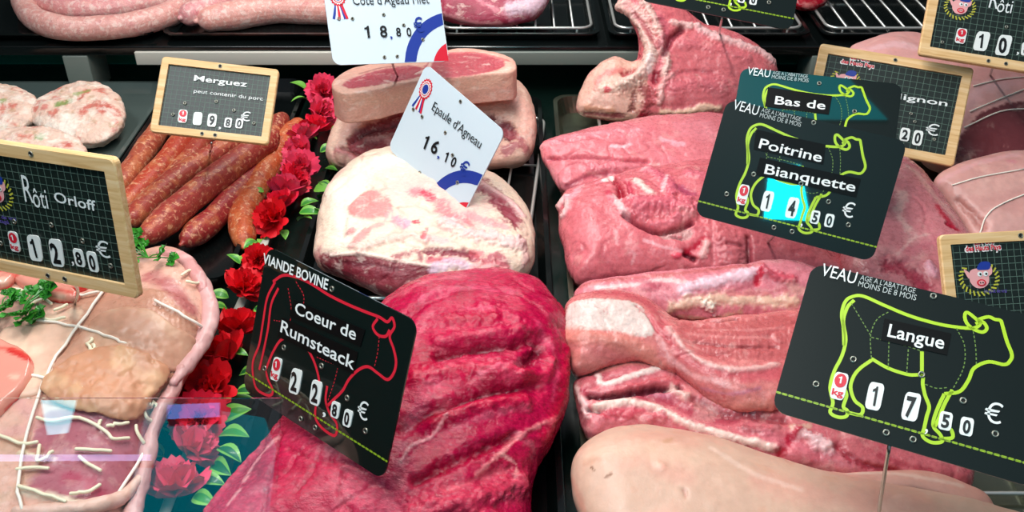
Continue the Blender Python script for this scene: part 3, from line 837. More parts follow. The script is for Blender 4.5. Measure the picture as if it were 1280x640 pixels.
keep(meat('lamb_saddle', [slab([(415, 110), (420, 97), (445, 84), (490, 78), (520, 78), (545, 66), (575, 60), (610, 64), (638, 72), (646, 82), (640, 90), (600, 94), (560, 98), (510, 104), (470, 113), (432, 118)], 0.128, 0.034, D=16, dome=0.004, step=6)], mm_lamb, (234, 186, 168), [
    S([(434, 106), (450, 96), (490, 86), (520, 84), (525, 92), (500, 98), (455, 106)], 6.5, (190, 74, 92), .95, .5, .35, fill=True, d=-.8), S([(530, 90), (550, 72), (580, 66), (615, 72), (625, 82), (590, 90), (550, 94)], 6.5, (196, 82, 96), .95, .5, .35, fill=True, d=-.8),
    S([(450, 92), (480, 84), (510, 82)], 3, (160, 56, 70), .5, .8, .6), S([(560, 66), (600, 66), (636, 76)], 3, (214, 110, 112), .7, .7, .6), S([(520, 92), (535, 84), (540, 74)], 3, (240, 206, 196), .9, .6, .5, d=1),
    S([(425, 120), (470, 125), (520, 115), (600, 105), (642, 98)], 12, (240, 196, 174), .9, .8, .3),
    ], voxel=0.0014, smooth=5, vary=[((240, 200, 184), .4, 30, 0.1)], lumps=((25, 0.002), (70, 0.0008))),
    'upper lamb cut with two red ovals of lean ringed by pale fat', 'lamb', 'stacked lamb cuts')

# veal rib chop with its bone
o = lambda x, y: (640 + x / 3.2, y / 3.2)
keep(meat('veal_rib_chop', [pillow([(770, -30), (780, 8), (793, 34), (799, 55), (792, 76), (768, 71), (745, 84), (728, 104), (720, 130), (724, 143), (745, 149), (790, 151), (840, 148), (900, 148), (948, 130), (974, 95), (967, 76), (945, 54), (910, 37), (878, 28), (855, 8), (838, -30)], 0.02, 0.16, up=0.022, down=0.035, D=34, rest=0.012, step=7)], mm_veal, (224, 130, 134), [
    S([(768, 70), (745, 85), (728, 106), (722, 130), (735, 144), (790, 148), (806, 110), (800, 80)], 5, (232, 190, 172), .95, .6, .5, fill=True),
    S([o(420, 0), o(500, 60), o(540, 130), o(560, 200), o(545, 260), o(500, 310), o(440, 340)], 10, (240, 206, 194), .97, .5, .3, d=7), S([o(470, 20), o(530, 90), o(570, 180)], 4, (200, 120, 124), .6, .8, .6, d=-1),
    S([o(520, 0), o(570, 80), o(600, 170), o(620, 260), o(600, 300)], 6, (240, 206, 196), .95, .6, .5, d=4), S([o(500, 60), o(550, 130), o(580, 200)], 3, (180, 80, 90), .6, .7, .5, d=-2),
    S([o(560, 240), o(545, 290)], 5, (250, 226, 220), .9, .6, .6), S([o(640, 300), o(600, 340), o(590, 410)], 5, (238, 186, 180), .9, .6, .6, d=2.5), S([o(580, 300), o(570, 320)], 7, (150, 34, 56), .9, .6, .7, d=-1.5),
    S([o(530, 360), o(540, 400), o(530, 440)], 10, (168, 84, 84), .85, .7, 1.0, d=1.5), S([o(490, 380), o(480, 440)], 5, (130, 50, 50), .7, .7, 1.0, d=-2), S([o(520, 460), o(560, 470)], 7, (190, 30, 66), .9, .7, .9),
    S([o(290, 455), o(370, 460), o(440, 465)], 5, (150, 36, 60), .8, .7, .8, d=-1), S([o(340, 350), o(360, 300), o(440, 280)], 5, (226, 130, 126), .7, .7, 1.0), S([o(450, 300), o(480, 290)], 6, (180, 60, 72), .8, .7, .7, d=-3), S([o(450, 230), o(500, 230)], 6, (180, 80, 90), .8, .7, .7, d=-3), S([o(300, 430), o(400, 440)], 5, (216, 160, 130), .7, .7, 1.0, d=1),
    S([o(350, 350), o(440, 350), o(500, 330)], 6, (242, 214, 198), .8, .7, .8, d=1.5), S([o(380, 360)], 4, (210, 40, 66), .8, .6, 1.2),
    S([o(640, 90), o(680, 100), o(740, 110)], 5, (244, 206, 200), .9, .6, .6, d=2), S([o(680, 115), o(640, 150), o(615, 200), o(610, 220)], 5, (130, 44, 60), .8, .7, .4, d=-4), S([o(600, 80), o(620, 130), o(600, 180)], 9, (196, 100, 116), .7, .8, .7, d=1),
    S([o(740, 110), o(830, 150), o(920, 180), o(1000, 210), o(1060, 260)], 8, (242, 204, 202), .9, .8, .5, d=2), S([o(700, 170), o(780, 190), o(880, 210), o(940, 230)], 8, (228, 134, 142), .5, .9, .7, d=1), S([o(640, 300), o(720, 285), o(800, 290)], 4, (190, 90, 104), .4, .9, .6, d=-1),
    S([o(640, 340), o(760, 330), o(840, 340)], 12, (222, 124, 134), .5, .9, .6, d=1.5),
    S([o(600, 445), o(700, 445), o(760, 432), o(830, 430)], 5, (240, 206, 180), .9, .6, .6, d=2), S([o(600, 470), o(700, 465)], 4, (180, 70, 84), .8, .7, .6, d=-1),
    ], voxel=0.0015, vary=[((232, 150, 156), .45, 22, 0.1), ((190, 84, 98), .4, 35, 0.2)], lumps=((16, 0.004), (50, 0.0016)), crease=(16, .0012, .045, (184, 84, 98), .3)),
    'upright veal rib chop with curved bone at the back of the veal tray', 'veal')

o = lambda x, y: (640 + x / 3.2, 180 + y / 3.2)
keep(meat('veal_topside', [pillow([(675, 190), (678, 176), (700, 168), (740, 160), (790, 149), (850, 142), (900, 142), (930, 155), (930, 200), (905, 232), (860, 225), (820, 222), (780, 228), (740, 238), (712, 241), (698, 234), (688, 215), (679, 203)], 0.035, 0.07, up=0.022, down=0.07, D=30, rest=0.012)], mm_veal, (228, 138, 144), [
    S([o(120, 10), o(200, -20), o(330, -40), o(500, -50)], 10, (234, 160, 168), .6, .8, .7, d=1), S([o(160, 90), o(180, 140), o(220, 160)], 8, (226, 150, 156), .7, .8, .6), S([o(150, 60), o(280, 50), o(420, 60), o(540, 70)], 4, (190, 88, 108), .5, .9, .5, d=-3), S([o(300, 100), o(420, 90), o(500, 100)], 8, (228, 140, 150), .5, .8, .6, d=2),
    S([o(640, 110), o(700, 95), o(780, 80)], 4, (150, 44, 70), .8, .7, .5, d=-4), S([o(400, 5), o(440, 10), o(470, 0)], 4, (250, 220, 224), .6, .8, .8), S([o(600, -20), o(680, 0)], 5, (244, 200, 208), .6, .8, .9), S([o(220, 170), o(300, 130), o(380, 120)], 5, (160, 60, 84), .6, .8, .4, d=-1),
    S([o(560, 90), o(600, 95), o(580, 130)], 6, (238, 190, 186), .7, .7, 1.0),
    ], voxel=0.0016, vary=[((236, 156, 164), .45, 20, 0.1), ((200, 96, 114), .35, 35, 0.2)], lumps=((14, 0.005), (45, 0.0014)), crease=(16, .0012, .045, (184, 84, 98), .3)),
    'smooth pink rolled veal piece between rib chop and larger veal cut', 'veal', 'pink veal cuts')
keep(meat('veal_cut', [pillow([(697, 268), (704, 243), (730, 231), (760, 222), (790, 212), (830, 205), (885, 200), (940, 215), (1000, 270), (1050, 320), (1060, 350), (1010, 365), (960, 358), (900, 352), (830, 348), (780, 352), (740, 358), (718, 352), (706, 312), (700, 292)], 0.022, 0.075, up=0.035, down=0.07, D=60, rest=0.012)], mm_veal, (218, 124, 130), [
    S([o(190, 250), o(220, 215), o(225, 250), o(205, 290)], 6, (238, 196, 192), .9, .6, .5, d=2.5), S([o(230, 220), o(290, 150), o(340, 140), o(390, 120)], 7, (236, 176, 184), .8, .7, .8),
    S([o(290, 170), o(350, 150), o(400, 140)], 5, (230, 150, 160), .7, .8, .7, d=-1), S([o(400, 130), o(430, 170), o(440, 205)], 6, (168, 20, 52), .95, .6, .7, d=-4), S([o(460, 150), o(480, 200)], 5, (196, 60, 90), .8, .7, .8, d=-2), S([o(370, 140), o(390, 130), o(410, 120)], 4, (250, 226, 220), .9, .6, .6),
    S([o(500, 150), o(530, 180), o(560, 200)], 7, (246, 216, 206), .9, .6, .9, d=1.5), S([o(510, 205), o(550, 210)], 3, (150, 90, 80), .7, .7, .8, d=-2), S([o(540, 100), o(620, 150), o(640, 200)], 10, (220, 120, 136), .8, .7, .7, d=2), S([o(620, 130), o(600, 190)], 3, (246, 210, 210), .7, .7, 1.0), S([o(680, 180), o(710, 200)], 10, (176, 80, 110), .8, .7, .7), S([o(720, 120), o(780, 130)], 12, (226, 130, 144), .7, .8, .6, d=2),
    S([o(400, 210), o(430, 250), o(460, 290)], 5, (244, 206, 204), .9, .6, 1.1, d=.6), S([o(470, 230), o(500, 225)], 4, (246, 210, 206), .8, .7, 1.1), S([o(380, 190), o(400, 230)], 4, (206, 60, 90), .7, .7, 1.0),
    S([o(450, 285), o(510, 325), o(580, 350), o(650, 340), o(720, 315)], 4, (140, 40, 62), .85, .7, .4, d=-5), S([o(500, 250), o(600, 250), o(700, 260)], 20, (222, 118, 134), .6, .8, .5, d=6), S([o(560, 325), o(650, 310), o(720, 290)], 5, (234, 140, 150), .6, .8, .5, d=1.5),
    S([o(590, 360), o(650, 345), o(720, 350), o(690, 380), o(640, 375)], 4, (206, 160, 156), .9, .7, .8, fill=True, d=-1.5), S([o(640, 372), o(680, 376)], 3, (140, 90, 90), .7, .7, .6, d=-2),
    S([o(700, 430), o(740, 410), o(780, 380)], 7, (196, 30, 66), .9, .7, .5, d=-1), S([o(690, 440), o(730, 462)], 4, (110, 20, 44), .9, .7, .5, d=-4), S([o(650, 445), o(680, 440)], 4, (226, 90, 110), .9, .6, .8, d=1),
    S([o(530, 385), o(600, 410), o(680, 430)], 3, (240, 186, 190), .7, .7, 1.0), S([o(410, 340), o(420, 400)], 2, (240, 190, 190), .6, .7, 1.2), S([o(490, 440), o(480, 480)], 2, (240, 190, 190), .5, .7, 1.2), S([o(760, 450), o(780, 400)], 7, (238, 190, 184), .85, .7, .8, d=1.5),
    S([o(800, 330), o(810, 470)], 5, (226, 140, 146), .6, .8, .6, d=-1), S([o(820, 350), o(870, 400), o(880, 460)], 18, (216, 126, 130), .7, .8, .6, d=2), S([o(945, 370), o(950, 470)], 4, (150, 60, 74), .8, .7, .4, d=-3), S([o(860, 400), o(920, 410)], 3, (180, 90, 98), .7, .7, .5, d=-1.5),
    S([(718, 352), (760, 346), (820, 342)], 5, (190, 80, 98), .5, .8, .4),
    ], voxel=0.0016, vary=[((228, 144, 148), .45, 22, 0.08), ((196, 92, 104), .35, 40, 0.2)], lumps=((14, 0.005), (45, 0.0018)), crease=(16, .0012, .045, (184, 84, 98), .3)),
    'large folded pink veal cut left of the Poitrine Blanquette card', 'veal', 'pink veal cuts')

# veal breast: three layers
o = lambda x, y: (690 + x / 2, 320 + y / 2)
keep(meat('veal_breast', [pillow([(716, 372), (728, 354), (770, 345), (840, 338), (920, 332), (962, 325), (1005, 330), (1060, 360), (1060, 410), (1000, 410), (930, 408), (860, 404), (790, 392), (730, 385)], 0.055, 0.095, up=0.016, down=0.06, D=24, rest=0.02)], mm_veal, (222, 140, 148), [
    S([o(60, 80), o(120, 62), o(200, 55), o(300, 45), o(520, 20)], 5, (196, 108, 104), .7, .8, .6), S([o(110, 80), o(200, 72), o(260, 60), o(330, 65)], 4, (246, 214, 210), .8, .7, .9), S([o(200, 60), o(290, 80)], 6, (200, 96, 112), .7, .8, .9), S([o(330, 85), o(400, 65), o(460, 50), o(520, 38)], 10, (242, 206, 214), .9, .7, .6, d=1.5),
    S([o(300, 130), o(350, 115), o(420, 110), o(500, 110), o(600, 115)], 11, (232, 196, 172), .9, .7, .6, d=1.5), S([o(380, 120), o(400, 128)], 9, (250, 236, 220), .9, .6, 1.3, d=3), S([o(320, 150), o(400, 158), o(470, 140)], 5, (214, 176, 150), .8, .7, .8), S([o(440, 95), o(520, 95), o(600, 80)], 4, (206, 120, 124), .8, .7, .9),
    S([o(520, 40), o(515, 65)], 6, (196, 40, 66), .95, .6, .7, d=-1.5), S([o(530, 30), o(560, 50), o(600, 60)], 7, (206, 90, 104), .8, .7, .9, d=2), S([o(600, 80), o(640, 90)], 7, (226, 170, 160), .8, .7, .9),
    ], voxel=0.0016, vary=[((236, 180, 178), .4, 30, 0.1)], lumps=((25, 0.0025), (70, 0.0012)), crease=(16, .0012, .045, (184, 84, 98), .3)),
    'uppermost layer of veal breast with pale fat, touching the large veal cut', 'veal', 'layered veal breast')
keep(meat('veal_flank', [pillow([(706, 398), (709, 380), (725, 368), (760, 362), (800, 368), (826, 384), (850, 400), (920, 395), (1000, 388), (1060, 400), (1060, 500), (990, 512), (958, 513), (920, 511), (884, 498), (852, 474), (826, 458), (800, 452), (768, 456), (735, 468), (716, 466), (708, 440)], 0.05, 0.085, up=0.022, down=0.06, D=34, rest=0.018)], mm_veal, (214, 130, 128), [
    S([o(40, 75), o(130, 90), o(200, 100), o(250, 130), o(280, 190), o(330, 250), o(420, 290), o(560, 290)], 12, (200, 96, 104), .8, .8, .5), S([o(55, 120), o(110, 112), o(200, 120), o(235, 150), o(240, 195), o(150, 185), o(50, 180), o(40, 150)], 5, (224, 204, 196), .95, .5, .6, fill=True, d=.8),
    S([o(290, 180), o(330, 230), o(390, 270), o(480, 285), o(560, 270)], 5, (236, 196, 188), .8, .9, .8, d=1), S([o(210, 125), o(240, 150), o(260, 180), o(290, 210)], 3, (190, 70, 84), .6, .8, .6, d=-1.5), S([o(270, 200), o(300, 260), o(360, 300), o(440, 320)], 6, (238, 190, 188), .6, .8, .8),
    S([o(320, 170), o(400, 175), o(500, 160), o(600, 150), o(600, 240), o(480, 250), o(380, 240)], 7, (194, 104, 104), .8, .8, .5, fill=True, d=-1), S([o(340, 190), o(440, 200), o(560, 200)], 3, (226, 150, 146), .7, .8, .5), S([o(360, 215), o(460, 225), o(560, 225)], 2.5, (170, 80, 82), .6, .8, .5, d=-1), S([o(380, 180), o(480, 182), o(580, 175)], 2.5, (226, 150, 146), .6, .8, .5), S([o(300, 150), o(400, 160), o(460, 155)], 4, (130, 50, 56), .7, .8, .4, d=-4),
    S([o(40, 200), o(150, 210), o(230, 240), o(290, 290), o(370, 350), o(450, 375), o(540, 370)], 14, (218, 146, 132), .8, .8, .4, d=2), S([o(430, 350)], 4, (180, 30, 50), .8, .6, 1.2), S([o(370, 330), o(450, 345), o(520, 330)], 3, (200, 130, 150), .6, .8, .7), S([o(480, 300), o(560, 300)], 9, (212, 110, 116), .7, .8, .6),
    S([o(50, 250), o(90, 280), o(140, 280)], 9, (206, 130, 120), .7, .8, .5),
    ], voxel=0.0016, vary=[((230, 158, 150), .45, 25, 0.1)], lumps=((25, 0.0025), (70, 0.001)), crease=(16, .0012, .045, (184, 84, 98), .3)),
    'wavy middle slice of veal breast with a white patch at its end', 'veal', 'layered veal breast')
keep(meat('veal_ribs', [pillow([(717, 482), (728, 470), (770, 452), (830, 446), (880, 480), (960, 500), (1060, 520), (1190, 560), (1215, 600), (1180, 615), (1060, 600), (960, 580), (880, 562), (800, 545), (745, 552), (730, 540), (722, 510)], 0.018, 0.055, up=0.018, down=0.06, D=24, rest=0.012)], mm_veal, (214, 124, 130), [
    S([o(60, 300), o(110, 290), o(180, 270), o(240, 265)], 6, (226, 150, 140), .8, .7, .6), S([o(115, 300), o(130, 320), o(200, 300), o(270, 280)], 5, (244, 222, 214), .9, .6, .6, d=1), S([o(110, 360), o(200, 330), o(300, 310), o(310, 330)], 7, (204, 104, 110), .85, .7, .5, d=1), S([o(240, 345), o(290, 350)], 5, (196, 130, 150), .7, .7, .6),
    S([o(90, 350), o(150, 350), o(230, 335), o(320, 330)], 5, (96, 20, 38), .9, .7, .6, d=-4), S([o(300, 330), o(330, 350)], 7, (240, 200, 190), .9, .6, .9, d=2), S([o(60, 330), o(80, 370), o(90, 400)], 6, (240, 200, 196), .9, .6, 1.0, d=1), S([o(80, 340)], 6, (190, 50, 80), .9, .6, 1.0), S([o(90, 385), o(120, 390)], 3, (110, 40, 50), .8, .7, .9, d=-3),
    S([o(110, 380), o(200, 365), o(280, 390), o(340, 420), o(440, 450), o(560, 480)], 7, (246, 218, 206), .9, .6, .6, d=2), S([o(130, 400), o(200, 395), o(280, 405)], 7, (208, 90, 104), .85, .7, .9, d=1), S([o(220, 350), o(300, 365), o(380, 400), o(460, 410)], 8, (180, 76, 92), .8, .8, .7, d=-1),
    S([o(360, 360), o(420, 390), o(500, 400), o(580, 410)], 8, (170, 86, 92), .85, .7, .6, d=-2), S([o(480, 430), o(520, 440), o(560, 430)], 8, (190, 116, 120), .8, .7, 1.1, d=1.5), S([o(570, 490), o(600, 460), o(640, 440)], 9, (176, 24, 52), .9, .7, .7, d=-1), S([o(600, 430), o(640, 425)], 6, (226, 190, 170), .9, .6, .7),
    S([(960, 545), (1010, 560), (1060, 575)], 12, (220, 130, 140), .7, .8, .8), S([(1000, 540), (1030, 560)], 12, (240, 206, 206), .9, .7, .7, d=3), S([(985, 550), (1000, 535)], 6, (190, 40, 70), .9, .7, .8), S([(1050, 560), (1080, 580), (1120, 590)], 7, (176, 60, 76), .8, .7, .8, d=-2), S([(1100, 570), (1160, 590)], 6, (190, 84, 96), .8, .7, .8),
    ], voxel=0.0016, vary=[((230, 160, 156), .5, 30, 0.08), ((180, 70, 86), .4, 45, 0.2)], lumps=((25, 0.003), (80, 0.0014)), crease=(16, .0012, .045, (184, 84, 98), .3)),
    'lowest ragged layer of veal breast lying against the pale tongue', 'veal', 'layered veal breast')

# tongues
keep(meat('veal_tongue', [pillow([(1030, 600), (1060, 590), (1110, 588), (1160, 590), (1205, 604), (1240, 628), (1250, 700), (1060, 700)], 0.03, 0.05, up=0.014, down=0.05, D=30, rest=0.01)], mm_skin, (226, 172, 156), [S([(1060, 592), (1120, 592), (1200, 606)], 5, (238, 206, 190), .7, .8, .5), S([(1060, 610), (1140, 612), (1210, 630)], 5, (200, 130, 120), .5, .9, .5, d=-2)], voxel=0.0017, lumps=((18, 0.002),)),
    'smaller smooth tongue behind the big pale tongue, under the Langue card', 'veal tongue', 'pale tongues')
keep(meat('veal_tongue', [pillow([(714, 590), (722, 565), (745, 545), (780, 533), (820, 532), (870, 540), (920, 553), (970, 571), (1040, 592), (1110, 602), (1180, 616), (1240, 632), (1300, 660), (1300, 760), (900, 780), (790, 740), (745, 690), (722, 640), (715, 615)], 0.02, 0.055, up=0.035, down=0.06, D=70, rest=0.01)], mm_skin, (216, 180, 160), [
    S([(745, 560), (800, 560), (860, 570)], 24, (228, 196, 174), .6, .9, .4), S([(960, 600), (1040, 620), (1140, 630)], 30, (220, 166, 150), .6, .9, .5), S([(739, 584), (742, 587)], 2.2, (130, 84, 50), .9, .6, 1.0), S([(757, 597), (763, 593)], 2.2, (140, 90, 56), .8, .6, 1.0), S([(822, 580), (828, 583)], 5, (244, 190, 170), .9, .6, .6, d=.8), S([(855, 612), (858, 620)], 4, (190, 130, 120), .7, .8, .6, d=-1.5),
    S([(832, 552), (840, 548)], 4, (206, 160, 130), .7, .7, 1.0), S([(890, 560), (940, 590), (1000, 612)], 6, (240, 214, 200), .4, .9, .7), S([(715, 600), (730, 640)], 8, (224, 160, 140), .6, .9, .4),
    ], voxel=0.0018, lumps=((14, 0.003), (40, 0.0010)), vary=[((222, 168, 150), .6, 14, -.05), ((214, 164, 140), .4, 60, .2)]),
    'big pale tongue with blunt rounded tip lying nearest the front', 'veal tongue', 'pale tongues')

# pork and tied roasts at the side
o = lambda x, y: (960 + x / 3.2, 180 + y / 3.2)
keep(meat('pork_loin', [pillow([(1090, 240), (1110, 205), (1132, 196), (1155, 215), (1182, 250), (1212, 292), (1230, 330), (1230, 390), (1150, 400), (1080, 370), (1050, 330), (1070, 270)], 0.02, 0.08, up=0.03, down=0.07, D=40, rest=0.012)], mm_veal, (214, 140, 144), [
    S([o(560, 90), o(600, 120), o(660, 200), o(740, 290)], 8, (232, 178, 172), .8, .8, .5), S([o(540, 200), o(520, 280), o(560, 340)], 8, (238, 196, 188), .7, .8, 1.0), S([o(680, 250), o(700, 280), o(740, 330)], 5, (196, 50, 74), .85, .7, .9), S([o(720, 320), o(760, 340)], 4, (186, 30, 62), .85, .7, .9, d=-1), S([o(640, 480), o(660, 520)], 8, (240, 186, 200), .8, .7, .7, d=2),
    S([o(480, 480), o(560, 500), o(620, 560)], 14, (180, 60, 84), .85, .8, .7, d=-2), S([o(520, 440), o(580, 380), o(640, 360)], 3, (236, 190, 184), .8, .7, 1.0), S([o(560, 440), o(640, 400), o(700, 380)], 12, (216, 130, 140), .7, .8, .8),
    ], voxel=0.0016, vary=[((232, 176, 172), .5, 25, 0.05)], lumps=((20, 0.003), (60, 0.001)), crease=(16, .0012, .045, (184, 84, 98), .3)),
    'pink pork loin between the Poitrine card and the tied pale roast', 'pork')
keep(meat('pork_roast', [pillow([(1060, 70), (1085, 50), (1130, 40), (1200, 52), (1290, 70), (1350, 110), (1360, 190), (1330, 225), (1240, 222), (1190, 215), (1150, 195), (1110, 130)], 0.03, 0.12, up=0.035, down=0.07, D=50, rest=0.012)], mm_skin, (226, 172, 166), [
    S([(1215, 160), (1240, 140), (1290, 130), (1340, 150), (1330, 200), (1270, 195), (1220, 205), (1196, 195)], 7, (122, 56, 62), .95, .5, .4, fill=True), S([(1200, 140), (1230, 110), (1270, 100)], 12, (236, 190, 190), .7, .8, .6), S([(1090, 60), (1120, 55), (1150, 60)], 10, (238, 196, 198), .7, .8, .6),
    ], voxel=0.0018, vary=[((236, 190, 186), .5, 20, 0.05)], lumps=((16, 0.003), (50, 0.001))),
    'pale pork roast with dark cut face below the Rôti slate card', 'pork')
keep(meat('pork_roast', [pillow([(1168, 230), (1185, 212), (1220, 198), (1270, 190), (1330, 188), (1390, 230), (1390, 320), (1290, 330), (1225, 318), (1200, 282), (1180, 252)], 0.02, 0.075, up=0.03, down=0.07, D=45, rest=0.012)], mm_skin, (214, 164, 156), [
    S([o(680, 150), o(760, 110), o(860, 70), o(1000, 40)], 7, (226, 176, 176), .7, .8, .5), S([o(760, 230), o(830, 290), o(860, 330)], 8, (180, 120, 110), .7, .8, .4, d=-2), S([o(830, 180), o(900, 170), o(1020, 140)], 16, (226, 180, 170), .7, .8, .5), S([o(980, 70)], 8, (216, 140, 150), .6, .8, .8),
    ], voxel=0.0018, vary=[((228, 184, 176), .5, 22, 0.05)], lumps=((16, 0.003), (50, 0.001))),
    'pale string-tied roast behind the slate card with the pig emblem', 'pork')

# roast stuffed with ham and cheese
o = lambda x, y: (x / 2.2857, 360 + y / 2.2857)
RST = meat('stuffed_roast', [pillow([(-110, 345), (-40, 318), (40, 326), (110, 332), (160, 322), (205, 312), (238, 324), (258, 352), (266, 395), (254, 436), (230, 478), (208, 520), (192, 560), (182, 600), (166, 645), (140, 720), (-110, 720)], 0.02, 0.07, up=0.055, down=0.08, D=100, rest=0.01, step=9)], meat_mat('ham', fat=(240, 206, 190), marb=.25, mscale=35, rough=.3, thr=.56, fine=.1, bumpd=.0004), (226, 182, 164), [
    S([(100, 372), (180, 365), (232, 380), (240, 420), (215, 470), (165, 525), (120, 515), (70, 470), (90, 420)], 8, (200, 152, 128), .85, .5, .5, fill=True, d=1.5),
    S([o(150, 240), o(260, 190), o(380, 190), o(480, 240), o(420, 320), o(370, 375), o(250, 350), o(140, 310)], 5, (206, 158, 132), .7, .4, .3, fill=True, d=2.0),
    S([o(230, 120), o(330, 130), o(440, 170), o(480, 240)], 3, (230, 196, 176), .8, .6, .4, d=.8), S([o(330, 170), o(420, 190), o(480, 235)], 3, (180, 126, 100), .6, .7, .4, d=-1),
    S([o(120, 320), o(240, 350), o(360, 372), o(440, 320)], 3, (170, 110, 110), .7, .7, .4, d=-2), S([o(120, 390), o(200, 360), o(330, 390), o(420, 400), o(400, 520), o(300, 590), o(200, 590), o(90, 560)], 9, (176, 96, 116), .85, .6, .5, fill=True), S([o(200, 540), o(260, 560), o(290, 600)], 12, (190, 60, 96), .6, .8, .6), S([o(300, 460), o(380, 450)], 8, (190, 130, 140), .7, .8, .7),
    S([o(0, 300), o(60, 330), o(100, 390), o(0, 420)], 12, (226, 176, 168), .8, .8, .5), S([o(0, 440), o(100, 470), o(60, 560), o(0, 600)], 12, (206, 168, 140), .7, .8, .7), S([o(60, 580), o(150, 600), o(230, 620)], 8, (240, 226, 206), .8, .7, .6, d=1.5), S([o(60, 470), o(160, 490)], 5, (238, 220, 190), .8, .6, .9, d=1),
    S([(20, 350), (80, 360), (120, 350)], 14, (240, 220, 190), .7, .8, .8), S([(40, 400), (90, 395)], 16, (238, 214, 190), .7, .8, .8), S([(190, 345), (215, 360), (235, 385)], 16, (186, 110, 110), .85, .7, .4), S([(175, 325), (205, 322)], 10, (226, 190, 180), .7, .7, .5),
    ], voxel=0.0019, lumps=((14, 0.004), (45, 0.0012)))
tag(RST, 'big tied roast stuffed with ham and tomato under the Orloff card', 'roast'); bodies.append(RST)
# ------------------------------------------------------------------ things laid on the bodies
def bvh_of(ob):
    if ob.name not in _bc:
        co, me = ob_bvh[ob.name]; _bc[ob.name] = BVHTree.FromPolygons(co.tolist(), [list(p.vertices) for p in me.polygons])
    return _bc[ob.name]
def cast(u, v, ob):
    h = bvh_of(ob).ray_cast(Vector(CAM), Vector(ray(u, v)))
    return (np.array(h[0][:]), np.array(h[1][:])) if h[0] is not None else None
def patch(name, outline, ob, thick, material, base, strokes=(), parent=None, step=5, D=None, voxel=None, lumps=((60, .0008),), lift=0.0, **kw):
    """a slice that lies on a body and follows it"""
    vs, fs, d = tri_fill(outline, step)
    D = D or 6; top = []; bot = []; last = None
    hits = [cast(u, v, ob) for u, v in vs]
    good = [i for i, h in enumerate(hits) if h is not None]
    for i, h in enumerate(hits):
        if h is None:
            j = min(good, key=lambda g: ((vs[g] - vs[i]) ** 2).sum()); h = hits[j]
        p, n = h; k = 1 - min(d[i] / D, 1); hh = math.sqrt(max(0, 1 - k * k))
        top.append(p + n * (lift + thick * (0.15 + .85 * hh))); bot.append(p - n * 0.002)
    top = np.array(top); bot = np.array(bot)
    V, F = two_sided(vs, fs, d, top, bot)
    return meat(name, [(V, F)], material, base, strokes, voxel=voxel or max(.0009, thick * .4), smooth=2, lumps=lumps, parent=parent, **kw)
def line_on(pts, ob, r, off=0.0005, n=4):
    q = catmull(pts, n) if len(pts) > 2 else resample(np.array(pts, float), 8); out = []
    for u, v in q:
        h = cast(u, v, ob)
        if h: out.append(h[0] + h[1] * (r * .6 + off))
    return out

# the roast's ham, rind, tomato, cheese and string
m_ham = meat_mat('ham_slice', fat=(232, 196, 168), marb=.2, mscale=28, rough=.4, thr=.55, fine=.06, bumpd=.0002)
m_tom = mat('tomato', (214, 60, 46), .25, coat=.5); N, Lk, B = nt(m_tom)
at = N.new('ShaderNodeAttribute'); at.attribute_name = 'Col'; Lk.new(at.outputs['Color'], B.inputs['Base Color'])
m_cheese = mat('cheese', (244, 232, 200), .4); m_string = mat('string', (248, 236, 222), .7)
o = lambda x, y: (x / 2.2857, 360 + y / 2.2857)
patch('ham_slice', [o(150, 240), o(215, 150), o(300, 70), o(420, 60), o(500, 110), o(560, 150), o(540, 210), o(480, 240), o(380, 190), o(300, 190)], RST, .003, m_ham, (204, 158, 134), parent=RST, voxel=.0015, seed=3, vary=[((222, 186, 160), .6, 30, 0)])
patch('ham_slice', [o(130, 300), o(160, 235), o(250, 190), o(330, 172), o(400, 185), o(482, 240), o(440, 300), o(372, 376), o(250, 350)], RST, .0045, m_ham, (208, 156, 124), parent=RST, voxel=.0015, vary=[((226, 188, 150), .6, 30, 0)], lift=.002)
patch('ham_slice', [o(0, 130), o(120, 105), o(220, 110), o(170, 200), o(120, 300), o(0, 300)], RST, .003, m_ham, (228, 192, 170), parent=RST, voxel=.0015, seed=6, vary=[((240, 214, 190), .6, 30, 0)])
m_rind = meat_mat('rind', fat=(246, 214, 206), marb=.3, mscale=30, rough=.34, thr=.55, fine=.05)
for pts, rr, c in (([(238, 330), (258, 362), (262, 398), (250, 432), (232, 458), (216, 478)], [8, 12, 14, 13, 11, 7], (220, 176, 172)), ([(226, 462), (214, 490), (196, 520), (186, 560), (176, 600), (160, 660)], [9, 12, 10, 11, 12, 12], (214, 166, 160)),
                   ([(200, 318), (224, 322), (244, 340), (256, 362)], [7, 12, 13, 10], (214, 160, 156)), ([(180, 590), (150, 622), (90, 636), (20, 640)], [7, 9, 9, 8], (232, 196, 180))):
    q = []
    for (u, v), rad in zip(pts, rr):
        h = cast(u - 6, v, RST) or cast(u - 16, v, RST) or cast(u - 28, v, RST)
        q.append(h[0] * 1.0 + np.array([0.004, 0, 0.0]))
    r_m = np.array(rr) * .00052
    c3 = catmull(np.array(q), 5); r3 = np.interp(np.linspace(0, 1, len(c3)), np.linspace(0, 1, len(r_m)), r_m)
    meat('rind_edge', [sph_tube(c3, r3, 16)], m_rind, c, voxel=.0016, smooth=3, parent=RST, lumps=((40, .003), (90, .001)), vary=[((240, 206, 200), .5, 40, .05)])
